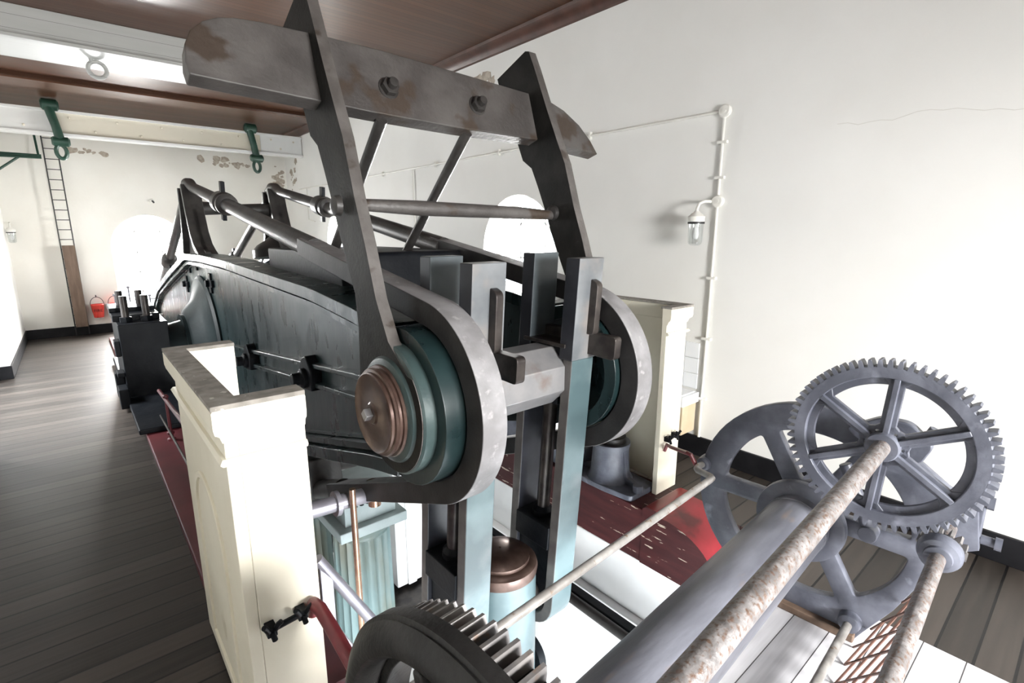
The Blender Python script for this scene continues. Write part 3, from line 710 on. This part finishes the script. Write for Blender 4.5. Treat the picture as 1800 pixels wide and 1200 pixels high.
# trunnion pedestals
def pedestal(x0, x1, label, vis):
    t = thing('bearing_pedestal', ((x0+x1)/2, 8.8, .05), label, 'pedestal', 'trunnion bearing pedestals')
    b = MB().box(x0-.02, x1+.03, 6.55, 10.9, .05, .11); b.build('base_plate', 'iron_black', t, bevel=.015)
    b = MB().box(x0, x1, 8.0, 9.5, .10, 1.06); b.build('pedestal_body', 'iron_black', t, bevel=.012)
    b = MB().box(x0-.03, x1-.05, 8.3, 9.2, 1.06, 1.14).box(x0-.04, x1-.06, 8.65, 9.3, 1.14, 1.2); b.build('bearing_cap', 'iron_black', t, bevel=.01)
    for y in (8.2, 8.98):
        for fx in (.2, .62):
            x = x0+(x1-x0)*fx
            q = MB().cyl((x, y, 1.04), (x, y, 1.40), .042, 16); s = q.build('stud', 'steel_dark', t)
            MB().hexnut((x, y, 1.06), (0, 0, 1), .075, .07).build('nut', 'iron_black', s, bevel=.005)
    for (y, z, h, wv) in ((8.15, .75, .2, .06), (8.3, .25, .32, .1), (8.1, .42, .06, .08)):
        MB().box(x0-wv, x0, y-.12, y+.12, z-h/2, z+h/2).build('cleat', 'iron_black', t, bevel=.012)
    MB().box(x0-.1, x0, 7.7, 8.0, .05, .3).build('foot_lug', 'iron_black', t, bevel=.01)
pedestal(.31, .84, 'black iron bearing pedestal with four studs at the walkway edge', True)
pedestal(3.16, 3.66, 'black iron bearing pedestal on the far side of the beam', False)

# handrail on the walkway side of the well
def railing(x, ys, label):
    t = thing('well_railing', (x, (ys[0]+ys[-1])/2, .05), label, 'railing')
    MB().tube([(x, ys[0]-1.8, .72), (x, ys[-1]+.6, .45)], .02, 10).build('top_rail', 'maroon_plain', t)
    MB().tube([(x-.02, ys[0]-1.8, .30), (x-.02, ys[-1]+.6, .16)], .011, 8).build('lower_rail', 'steel_dark', t)
    for y in ys:
        z = .55 - (y-6.2)*.05
        MB().lathe((x, y, .05), (0, 0, 1), [(0, .04), (.02, .04), (.03, .022), (.06, .022), (.07, .035), (.09, .035), (.1, .016), (z-.09, .014), (z-.08, .026), (z-.06, .026), (z-.05, .014)], 14).build('stanchion', 'maroon_plain', t)
railing(.54, (4.85, 6.2), 'slender maroon railing on the red beam between casing and black pedestal')
#==MID==
# ------------------------------------------------------------------ hand winch across the well
wa = math.radians(3.1); AX = V(math.cos(wa), math.sin(wa), 0); PP = V(-math.sin(wa), math.cos(wa), 0)
def W(a, y, z): return AX*a + PP*y + V(0, 0, z)
WP = lambda a: frame(AX*a, PP, V(0, 0, 1), AX)
wn = thing('hand_winch', tuple(W(1.85, .7, 0)), 'blue grey iron geared hand winch standing over the well in front', 'winch')
DC = (.76, .65)
def sector_hole(a0, a1, r0, r1, r=.035):
    a0, a1 = math.radians(a0), math.radians(a1)
    # parallel-sided spokes: inner angular gap grows
    hw = .05
    def ang(rr, a, s): return a + s*math.asin(min(.95, hw/rr))
    A0 = lambda rr: ang(rr, a0, 1); A1 = lambda rr: ang(rr, a1, -1)
    pts = [(DC[0]+r1*math.cos(A0(r1)+(A1(r1)-A0(r1))*k/8), DC[1]+r1*math.sin(A0(r1)+(A1(r1)-A0(r1))*k/8)) for k in range(9)]
    pts += [(DC[0]+r0*math.cos(A1(r0)+(A0(r0)-A1(r0))*k/3), DC[1]+r0*math.sin(A1(r0)+(A0(r0)-A1(r0))*k/3)) for k in range(4)]
    return rounded(pts, .045, 4)
def side_frame(a, th, right):
    R = .63
    angs = [math.radians(k) for k in range(-100, 131, 6)]
    rim = [(DC[0]+R*math.cos(q), DC[1]+R*math.sin(q)) for q in angs]
    # pass from the ring to the pinion bearing arm (towards -y) and down to the foot
    ext = [(.30, 1.10), (.19, 1.02), (.075, .96), (.045, .76), (.20, .66), (.235, .46), (.31, .28), (.43, .06), (.46, -.0), (.62, -.0)]
    loop = rim + ext
    holes = [sector_hole(60*k, 60*(k+1), .19, .475) for k in range(6)]
    b = MB().plate([loop]+holes, th, WP(a), bev=.008)
    s = b.build('side_frame', 'winch' if right else 'winch_dark', wn, ang=30)
    MB().lathe(W(a-th/2-.03, *DC), AX, [(0, .10), (.03, .13), (.03+th, .13), (.06+th, .10)], 30).build('bearing_boss', 'winch', s)
    return s
sfR = side_frame(3.04, .06, True)
MB().box(-.02, .05, -.06, .12, -.10, .12, frame(W(3.06, .11, .86), AX, PP, V(0, 0, 1))).build('bearing_block', 'winch', wn, bevel=.01)
for (y, z) in ((.05, .80), (.10, .985)):
    MB().lathe(W(3.06, y, z), -PP, [(0, .022), (.05, .022), (.05, .03), (.075, .03)], 12).build('bolt', 'winch', wn)
MB().box(-.09, .09, -.35, .42, .014, .06, frame(W(3.06, .80, 0), AX, PP, V(0, 0, 1))).build('sole_plate', 'wood_brown', wn, bevel=.008)
# left frame: thick dark ring with spokes
lf = MB()
prof = [(0.03, .53), (0.004, .55), (0.0, .575), (.012, .605), (.03, .63), (.036, .628), (.042, .64), (.085, .64), (.085, .53)]
n = 96
def ringprof(mb, a0, c, prof, n):
    rows = []
    for k in range(n):
        q = 2*pi*k/n
        rows.append([mb.b.verts.new(W(a0+h, c[0]+r*math.cos(q), c[1]+r*math.sin(q))) for h, r in prof])
    m = len(prof)
    for k in range(n):
        A, B = rows[k], rows[(k+1) % n]
        for i in range(m):
            j = (i+1) % m
            mb.b.faces.new([A[i], A[j], B[j], B[i]])
ringprof(lf, .535, DC, prof, n)
lf.build('side_frame', 'winch_dark', wn, ang=40)
sp = MB()
for k in range(6):
    q = math.radians(60*k+14); c_, s_ = math.cos(q), math.sin(q)
    m_ = frame(W(.585, *DC), PP*c_+V(0, 0, s_), PP*(-s_)+V(0, 0, c_), AX)
    sp.box(.08, .54, -.06, .06, -.015, .03, m_).box(.08, .54, -.02, .02, -.045, .03, m_)
sp.build('frame_spokes', 'winch_dark', wn, bevel=.01)
MB().lathe(W(.53, *DC), AX, [(0, .09), (.02, .11), (.12, .11)], 30).build('bearing_boss', 'winch_dark', wn)
# ground legs of the left frame
MB().prism([(.62, 0), (1.05, 0), (.98, .08), (.9, .16), (.7, .16), (.6, .08)], lambda u, v, w: W(.575+w, u, v), -.03, .03).build('frame_foot', 'winch_dark', wn, bevel=.01)

def gear(name, a0, width, c, Rroot, Rtip, Rin, nt, spokes, m, mt, rot0=0.0, hub=.07, rib=True, web=.05, sw=.05):
    g = MB()
    ringprof(g, a0, c, [(0, Rin), (0, Rroot), (width, Rroot), (width, Rin)], 96)
    r = g.build(name, m, wn, bevel=.006, ang=40)
    tt = MB()
    p = 2*pi/nt
    for k in range(nt):
        q = rot0 + k*p
        pts = []
        for (rr, fr) in ((Rroot-.004, .30), (Rroot+(Rtip-Rroot)*.5, .24), (Rtip, .13)): pts.append((rr, -fr*p))
        for (rr, fr) in ((Rtip, .13), (Rroot+(Rtip-Rroot)*.5, .24), (Rroot-.004, .30)): pts.append((rr, fr*p))
        tt.prism([(c[0]+rr*math.cos(q+d_), c[1]+rr*math.sin(q+d_)) for rr, d_ in pts], lambda u, v, w: W(a0+w, u, v), 0, width)
    tt.build('teeth', mt, r, ang=25)
    if spokes:
        s = MB()
        for k in range(spokes):
            q = rot0 + 2*pi*k/spokes; c_, s_ = math.cos(q), math.sin(q)
            m_ = frame(W(a0+width/2, *c), PP*c_+V(0, 0, s_), PP*(-s_)+V(0, 0, c_), AX)
            s.box(hub*.7, Rin+.005, -sw*.5, sw*.5, -.012, .012, m_)
            s.box(hub*.7, Rin+.004, -sw*.2, sw*.2, -width*.52, .02, m_)
            # fillet webs where the spoke meets hub and rim
            s.prism([(0, -sw), (.03, -sw*.5), (.03, sw*.5), (0, sw)], lambda u, v, w: m_ @ V(hub+u, v, w), -.012, .012)
            s.prism([(0, -sw*1.05), (-.035, -sw*.5), (-.035, sw*.5), (0, sw*1.05)], lambda u, v, w: m_ @ V(Rin+u+.003, v, w), -.012, .012)
        s.build('spokes', m, r, bevel=.004)
        MB().lathe(W(a0-.02, *c), AX, [(0, hub*.92), (.01, hub), (width+.02, hub), (width+.03, hub*.9)], 36).build('hub', m, r)
    return r
GC = (.42, 1.245)
# lattice rib ring inside the big gear
gr = gear('spur_gear', 2.72, .065, GC, .372, .402, .318, 64, 6, 'winch', 'winch', rot0=math.radians(93), hub=.068, sw=.062)
tag(gr, 'six spoked toothed wheel standing highest on the winch')
ir = MB(); ringprof(ir, 2.745, GC, [(0, .285), (0, .325), (.022, .325), (.022, .285)], 96); ir.build('inner_flange', 'winch', gr, bevel=.004)
gl = gear('drum_gear', .622, .10, DC, .572, .612, .50, 90, 0, 'winch_dark', 'tooth', rot0=0.0)
tag(gl, 'large dark toothed wheel at the near end of the drum')
PC = (.16, .83)
gear('pinion', 2.75, .07, PC, .055, .088, .02, 14, 0, 'tooth', 'tooth', rot0=.1)
MB().lathe(W(2.66, *PC), AX, [(0, .035), (.004, .05), (.02, .052), (.03, .072), (.06, .082), (.085, .082), (.092, .06)], 32).build('pinion_flange', 'winch', wn)
MB().cyl(W(.46, *PC), W(3.12, *PC), .030, 24).build('pinion_shaft', 'shaft', wn)
MB().cyl(W(.46, *GC), W(2.80, *GC), .036, 28).build('gear_shaft', 'shaft', wn)
MB().lathe(W(.66, *DC), AX, [(0, .155), (2.24, .155)], 48).build('drum', 'drum', wn)
MB().lathe(W(2.868, *DC), AX, [(0, .155), (.004, .21), (.012, .222), (.03, .225), (.05, .225)], 56).build('drum_flange', 'winch', wn, ang=30)
MB().lathe(W(2.80, *DC), AX, [(0, .155), (.003, .159), (.03, .159), (.033, .155)], 48).build('drum_band', 'drum', wn)
# pawl lever below the gear
pw = MB(); a_ = W(2.96, .52, .92); b_ = W(2.96, .455, .69)
pw.tube([W(2.96, .60, 1.02), W(2.96, .52, .86), W(2.96, .46, .70)], .03, 12)
pw.lathe(W(2.92, .455, .69), AX, [(0, .025), (.0, .042), (.08, .042)], 20); pw.build('pawl', 'winch', wn, bevel=.004)
# diagonal stay seen behind the gear
MB().prism(rounded([(.62, 1.22), (.48, 1.31), (.36, 1.31), (.26, 1.22), (.30, 1.12), (.46, 1.08)], .03), lambda u, v, w: W(2.98+w, u, v), -.03, .03).build('upper_bearing_arm', 'winch', sfR, bevel=.008)
MB().hexnut(W(2.98, .29, 1.255), (0, -.4, 1), .022, .05).build('bolt', 'winch', sfR)
# foot tie rod and brake rod
MB().cyl(W(.6, .48, .125), W(3.02, .48, .125), .021, 18).build('foot_rod', 'rod', wn)
MB().lathe(W(2.95, .48, .125), AX, [(0, .035), (.01, .05), (.04, .055), (.06, .055)], 22).build('rod_flange', 'winch', wn)
MB().tube([W(3.04, 1.37, .74), W(2.93, 1.37, .745), W(2.90, 1.365, .742), W(2.885, 1.35, .74), W(2.86, 1.255, .742), W(2.84, 1.238, .744), W(2.80, 1.235, .745), W(.7, 1.235, .745)], .020, 16).build('brake_rod', 'rod', wn)
MB().lathe(W(2.98, 1.37, .74), AX, [(0, .03), (.01, .042), (.06, .048), (.09, .048)], 22).build('rod_boss', 'winch', wn)
# diamond mesh guard
ms = MB()
A_, B_ = Vector((.225, .47)), Vector((.44, .015)); Lm = (B_-A_).length; d_ = (B_-A_)/Lm
def MP(a, v): q = A_+d_*v; return W(a, q.x, q.y)
pit, hgt = .165, .125
a_start, a_end = .8, 3.0
def seg(a1, v1, a2, v2):
    ms.tube([MP(a1, v1), MP(a2, v2)], .006, 5)
rows = int(Lm/hgt)
for r_ in range(rows):
    k = 0
    a = a_start + (pit/2 if r_ % 2 else 0)
    while a < a_end-.02:
        seg(a, r_*hgt, min(a+pit/2, a_end), (r_+1)*hgt); seg(a, r_*hgt, a-pit/2, (r_+1)*hgt)
        a += pit
ms.build('mesh_guard', 'mesh_rust', wn)
tag(wn.children[-1], 'rusty diamond mesh guard sheet')

# red barrier bars between casing and winch
def bar_red(pts, r, label, flat=False):
    o = MB().tube(pts, r, 14).build('barrier_bar', 'red_bar', bevel=0)
    return tag(o, label, 'bar', 'red barrier bars at the winch')
bar_red([V(.545, 1.885, .70), V(.545, 1.86, .755), V(.55, 1.80, .765), V(.556, 1.70, .74), V(.57, 1.43, .66)], .026, 'stout faded red bar bridging the near casing and the dark toothed wheel')
bar_red([V(3.50, 2.18, .44), V(3.50, 2.16, .50), V(3.46, 2.10, .51), W(2.95, 1.46, .80), W(2.94, 1.43, .80), W(2.95, 1.40, .74)], .014, 'thin red bar bridging the further casing and the round winch frame')

# ------------------------------------------------------------------ girder with shackles
t = thing('girder', (1.8, 13.2, 3.95), 'cream riveted girder crossing the far end under the ceiling', 'girder')
MB().box(-.955, XR-.01, 13.14, 13.18, 4.0, 4.37).build('web', 'girder', t, bevel=.004)
MB().box(-.955, XR-.01, 13.08, 13.32, 3.95, 4.0).build('bottom_flange', 'girder_white', t, bevel=.006)
MB().box(-.955, XR-.01, 13.1, 13.3, 4.36, 4.41).build('top_flange', 'girder_white', t, bevel=.006)
for (x0, x1) in ((-.955, .05), (3.62, XR-.015)):
    tag(MB().box(x0, x1, 13.125, 13.14, 4.0, 4.36).build('end_plate', 'girder_white', t), 'white painted end of the girder')
rvs = [(.3+k*.36, 13.138, 4.29 if k % 2 == 0 else 4.08) for k in range(9)] + [(x, 13.124, z) for x, z in ((-.7, 4.3), (-.35, 4.09), (3.85, 4.29), (4.05, 4.1), (4.35, 4.28))]
for q in rvs: MB().ball(q, .022, 10).build('rivet', 'girder', t)
def shackle(x, label, turn):
    t = thing('lifting_shackle', (x, 13.1, 3.6), label, 'shackle', 'dark green lifting shackles on the girder')
    MB().lathe((x-.13, 13.07, 4.47), (1, 0, 0), [(0, .06), (.03, .10), (.23, .10), (.26, .06)], 18).build('pin', 'green_dark', t)
    MB().tube([(x-.1, 13.07, 4.47), (x-.02, 13.06, 4.42), (x+.04, 13.06, 4.1), (x+.07, 13.06, 3.86)], .06, 12, rad=[.065, .08, .068, .075]).build('side_link', 'green_dark', t)
    MB().lathe((x-.06, 13.06, 3.84), (1, 0, 0), [(0, .06), (.03, .085), (.24, .085), (.27, .05)], 18).build('lower_pin', 'green_dark', t)
    pts = [(x+.06+.075*math.sin(q)*1.0, 13.06+.075*math.sin(q)*turn, 3.66+.12*math.cos(q)) for q in [2*pi*k/18 for k in range(18)]]
    MB().tube(pts, .034, 8, closed=True).build('eye', 'green_dark', t)
shackle(.05, 'dark green iron shackle on the girder above the thin ladder', .2)
shackle(3.42, 'dark green iron shackle on the girder near the right wall', .3)
# cast ring under the boarded soffit
t = thing('lifting_ring', (.54, 8.45, 4.1), 'white painted iron ring hanging below the boarded ceiling beam', 'ring')
MB().tube([(.49, 8.45, 4.27), (.49, 8.45, 4.24), (.505, 8.45, 4.21)], .022, 10).build('eye_bolt', 'beam_white', t)
MB().tube([(.54+.09*math.sin(q), 8.45, 4.135+.09*math.cos(q)) for q in [2*pi*k/24 for k in range(24)]], .024, 10, closed=True).build('ring', 'beam_white', t)

# ------------------------------------------------------------------ far wall things
t = thing('wall_ladder', (-.05, 14.36, 0), 'thin black iron ladder fixed upright to the far wall', 'ladder')
for x in (-.16, .06):
    MB().tube([(x, 14.36, 0.02), (x, 14.36, 4.1)], .011, 8).build('rail', 'wire', t)
for k in range(20):
    z = .25 + k*.2
    MB().tube([(-.16, 14.36, z), (.06, 14.36, z)], .008, 8).build('rung', 'wire', t)
tag(MB().box(-.145, .065, 14.30, 14.34, 0.2, 1.93).build('plank', 'wood_brown', bevel=.004), 'brown wooden plank leaning upright against the thin ladder', 'plank')
def bucket(x, label, txt):
    t = thing('fire_bucket', (x, 14.38, .40), label, 'bucket', 'red buckets hung on the far wall')
    MB().lathe((x, 14.36, .37), (0, 0, 1), [(0, .085), (.01, .09), (.27, .118), (.28, .124), (.29, .118), (.285, .11), (.03, .085), (.03, 0)], 28).build('pail', 'bucket', t, ang=40)
    MB().tube([(x+.118*math.cos(a), 14.36, .655+.16*math.sin(a)) for a in [pi*k/14 for k in range(15)]], .006, 8).build('handle', 'wire', t)
    MB().tube([(x, 14.49, .84), (x, 14.36, .82), (x, 14.33, .85)], .01, 8).build('hook', 'wire', t)
    if txt:
        cu = bpy.data.curves.new('lettering', 'FONT'); cu.body = 'FIRE'; cu.size = .085; cu.extrude = .003; cu.align_x = 'CENTER'
        ob = bpy.data.objects.new('c', cu); me = bpy.data.meshes.new_from_object(ob); bpy.data.objects.remove(ob)
        mb = MB()
        me.transform(frame((x, 14.252, .50), (1, 0, 0), (0, -.10, .995), (0, -.995, -.10)))
        mb.b.from_mesh(me)
        tag(mb.build('lettering', 'ink', t), 'dark lettering on the pail')
bucket(.27, 'red fire bucket with dark lettering hung beside the thin ladder', True)
bucket(.58, 'red bucket half hidden behind thin posts near the far window', False)
t = thing('thin_railing', (.6, 13.3, 0), 'thin grey stair railing with ball topped posts beyond the black pedestal', 'railing')
for (x, y, h) in ((.52, 12.6, 1.02), (.56, 12.0, .98), (.80, 13.4, 1.1), (1.15, 13.4, .9)):
    MB().lathe((x, y, 0), (0, 0, 1), [(0, .03), (.02, .03), (.03, .014), (h*.6, .014), (h*.6+.01, .026), (h*.6+.04, .026), (h*.6+.05, .014), (h-.05, .014), (h-.04, .03), (h-.01, .03), (h, .012), (h+.0, 0)], 12).build('post', 'pipe', t)
for z in (.45, .8):
    MB().tube([(.8, 13.4, z), (1.7, 13.4, z)], .012, 8).build('rail', 'white', t)
t = thing('wall_bracket', (-.6, 14.2, 3.6), 'dark green triangular iron bracket high on the far wall beside the ladder', 'bracket')
MB().tube([(-.95, 14.0, 3.66), (-.2, 14.0, 3.66)], .03, 10).build('arm', 'green_dark', t)
MB().tube([(-.95, 13.9, 3.6), (-.2, 13.95, 3.62)], .02, 10).build('lower_arm', 'green_dark', t)
MB().tube([(-.24, 14.0, 3.66), (-.26, 14.2, 4.2)], .02, 10).build('hanger', 'green_dark', t)
MB().tube([(-.9, 13.9, 3.3), (-.5, 14.0, 3.64)], .022, 10).build('brace', 'green_dark', t)
t = thing('wall_socket', (1.55, 14.46, 2.9), 'small dark fitting on the far wall above the arched window', 'fitting')
MB().lathe((1.55, 14.5, 2.9), (0, -1, 0), [(0, .05), (.03, .045), (.05, .02)], 16).build('plate', 'conduit', t)
MB().tube([(1.55, 14.47, 2.9), (1.57, 14.4, 2.86)], .02, 8).build('spout', 'wire', t)

# ------------------------------------------------------------------ lamps and conduit
def wall_lamp(p, out, label):
    p = Vector(p); out = Vector(out); q = p + out*.17
    t = thing('wall_lamp', tuple(q), label, 'lamp', 'white bulkhead wall lamps with clear glass jars')
    MB().tube([p+V(0, 0, .27), p+out*.03+V(0, 0, .275), p+out*.10+V(0, 0, .275), p+out*.15+V(0, 0, .255), q+V(0, 0, .21), q+V(0, 0, .17)], .014, 10).build('arm', 'conduit', t)
    MB().lathe(q+V(0, 0, .09), (0, 0, 1), [(0, .072), (.05, .075), (.06, .06), (.075, .05), (.085, .03), (.1, .02)], 24).build('cap', 'conduit', t, ang=30)
    MB().lathe(q+V(0, 0, .075), (0, 0, 1), [(0, .074), (.018, .074)], 24).build('gasket', 'wire', t)
    MB().lathe(q+V(0, 0, -.12), (0, 0, 1), [(0, 0), (.002, .035), (.015, .055), (.035, .062), (.195, .064)], 24).build('glass_jar', 'lamp_glass', t)
    MB().lathe(q+V(0, 0, -.07), (0, 0, 1), [(0, 0), (.01, .02), (.04, .032), (.07, .03), (.11, .016), (.15, .015)], 18).build('bulb', 'white', t)
wall_lamp((XR, 2.50, 2.20), (-1, .35, 0), 'clear glass bulkhead lamp on the right wall beside the white conduit')
wall_lamp((-.866, 14.5, 2.11), (0, -1, 0), 'small glass bulkhead lamp on the far wall near its left corner')
t = thing('conduit_run', (XR-.02, 2.45, 0), 'painted white conduit pipe dropping down the right wall to the floor', 'conduit')
MB().tube([(XR-.018, 2.45, .2), (XR-.018, 2.45, 3.24)], .013, 10).build('drop_pipe', 'conduit', t)
MB().tube([(XR-.018, 2.45, 3.24), (XR-.018, 13.5, 3.24)], .013, 10).build('level_pipe', 'conduit', t)
MB().tube([(XR-.018, 7.9, 3.24), (XR-.018, 7.9, 2.3)], .011, 8).build('branch_pipe', 'conduit', t)
MB().tube([(XR-.018, 13.0, 3.24), (XR-.018, 13.0, 2.5), (XR-.018, 12.6, 2.45)], .011, 8).build('branch_pipe', 'conduit', t)
for y, z in ((2.45, 3.24), (2.45, 2.475)):
    MB().lathe((XR, y, z), (-1, 0, 0), [(0, .055), (.03, .055), (.038, .045), (.038, .02), (.044, .02)], 22).build('junction_box', 'conduit', t, ang=30)
for z in (2.98, 2.68, 1.78, 1.2, .6):
    MB().box(XR-.036, XR, 2.405, 2.495, z-.012, z+.012).build('clip', 'conduit', t)
for y in (4.0, 5.6, 7.2, 9.0, 11.0):
    MB().box(XR-.036, XR, y-.012, y+.012, 3.20, 3.28).build('clip', 'conduit', t)

# small wash stand by the right wall
t = thing('wash_stand', (4.4, 2.75, .3), 'tan boxed shelf with a white tray against the tiled strip of right wall', 'shelf')
MB().box(4.28, 4.52, 2.50, 3.3, .26, .56).build('box', 'tan', t, bevel=.005)
MB().box(4.24, 4.53, 2.48, 3.32, .56, .66).box(4.27, 4.5, 2.51, 3.29, .66, .67).build('tray', 'tile', t, bevel=.006)
tl = MB()
for i in range(5):
    for k in range(3): tl.box(4.537, 4.55, 2.52+i*.155, 2.67+i*.155, .68+k*.155, .83+k*.155)
tl.build('tiles', 'tile', t, bevel=.002)

# ------------------------------------------------------------------ things seen down the well
def column(x, y, label, full=True):
    t = thing('fluted_column', (x, y, ZL), label, 'column', 'green fluted iron columns below the beam')
    seg = 160; R = .27
    b = MB(); rings = []
    for (z, rr) in ((ZL, R*1.12), (-1.6, R*1.05), (-.62, R)):
        rings.append([b.b.verts.new(V(x+rr*(1-.10*abs(math.sin(10*2*pi*k/seg)))*math.cos(2*pi*k/seg), y+rr*(1-.10*abs(math.sin(10*2*pi*k/seg)))*math.sin(2*pi*k/seg), z)) for k in range(seg)])
    for A, B in zip(rings, rings[1:]):
        for k in range(seg): b.b.faces.new([A[k], A[(k+1) % seg], B[(k+1) % seg], B[k]])
    b.b.faces.new(rings[-1])
    b.build('shaft', 'col_green', t, ang=25)
    MB().lathe((x, y, -.64), (0, 0, 1), [(0, .255), (.02, .27), (.04, .265), (.10, .30), (.12, .31)], 40).build('echinus', 'col_green', t, ang=30)
    MB().box(x-.33, x+.33, y-.33, y+.33, -.52, -.42).build('abacus', 'entab', t, bevel=.01)
    e = MB().box(x-.25, x+.25, y-.25, y+.25, -.42, -.10).box(x-.27, x+.27, y-.27, y+.27, -.2, -.16).build('entablature_block', 'entab', t, bevel=.006)
    g = MB()
    for k in range(6): 
        xx = x-.15+k*.06; g.lathe((xx, y-.262, -.24), (0, 0, 1), [(0, .022), (.045, .004)], 8)
    g.build('guttae', 'iron_green', e)
column(1.80, 4.40, 'green fluted column with a square capital nearest the strap links')
column(1.62, 5.6, 'green fluted column partly hidden behind the nearer fluted column')
t = thing('steam_pipe', (1.2, 3.3, .37), 'grey horizontal pipe with a round collar below the beam end', 'pipe')
MB().cyl((.84, 3.2, .41), (1.75, 3.2, .35), .055, 20).build('pipe', 'pipe', t)
MB().lathe((1.13, 3.2, .39), (1, 0, -.066), [(0, .085), (.03, .085)], 24).build('collar', 'pipe', t)
MB().lathe((1.42, 3.2, .28), (0, 0, 1), [(0, .045), (.1, .045), (.11, .055), (.18, .055)], 18).build('valve', 'copper', t)
def rodv(x, y, z0, z1, label):
    tag(MB().cyl((x, y, z0), (x, y, z1), .022, 14).build('valve_rod', 'copper'), label, 'rod', 'bright copper valve rods down the well')
rodv(1.23, 3.12, ZL, .5, 'bright copper rod crossing in front of the fluted column')
rodv(1.02, 3.6, ZL, .30, 'second bright copper rod close to the white end of the near casing')
t = thing('well_handrail', (.95, 2.6, -.5), 'grey sloping stair handrail with flat post inside the well beside the near casing', 'handrail')
MB().tube([(.80, 2.6, .44), (1.08, 2.6, -.09), (1.34, 2.6, -.58)], .032, 16).build('rail', 'pipe', t)
MB().prism([(.80, .40), (.87, .30), (.87, -.0), (1.1, -.5), (1.03, -.5), (.80, 0)], lambda u, v, w: V(u, 2.6+w, v), -.03, .03).build('post', 'pipe', t, bevel=.006)
tag(MB().box(2.45, 2.82, 5.0, 5.4, -2.0, -.1).box(2.58, 2.70, 4.97, 5.0, -2.0, -.1).build('timber_post', 'white', bevel=.02), 'cream painted square post hanging below the beam near the fluted column', 'post')
t = thing('spiral_stair', (2.5, 5.6, ZL), 'dark iron stair treads glimpsed below beside the cream post', 'stair')
for k in range(9):
    a = .5*k
    MB().prism([(0, -.08), (.58, -.2), (.58, .2), (0, .08)], lambda u, v, w: V(2.6+u*math.cos(a)-v*math.sin(a), 6.0+u*math.sin(a)+v*math.cos(a), -3.1+.24*k+w), 0, .035).build('tread', 'iron_black', t, bevel=.006)
MB().cyl((2.6, 6.0, ZL), (2.6, 6.0, -1.0), .06, 16).build('newel', 'iron_black', t)
t = thing('lower_landing', (2.3, 4.6, -2.0), 'dark boarded landing with pale edge strip down in the well', 'landing')
MB().box(2.2, 3.1, 3.4, 5.35, -2.12, -2.05).build('deck', 'steel_dark', t, bevel=.005)
MB().box(2.13, 2.2, 3.4, 5.35, -2.12, -1.95).build('edge_strip', 'pipe', t, bevel=.005)
t = thing('lower_beam', (2.95, 3.2, -.9), 'dark iron channel running level along the well side below the maroon beam', 'beam')
MB().box(2.90, 2.99, 1.32, 7.5, -.97, -.83).build('channel', 'iron_black', t, bevel=.012)
MB().tube([(2.86, 1.32, -.86), (2.86, 7.5, -.86)], .04, 14).build('pipe', 'iron_grey', t)
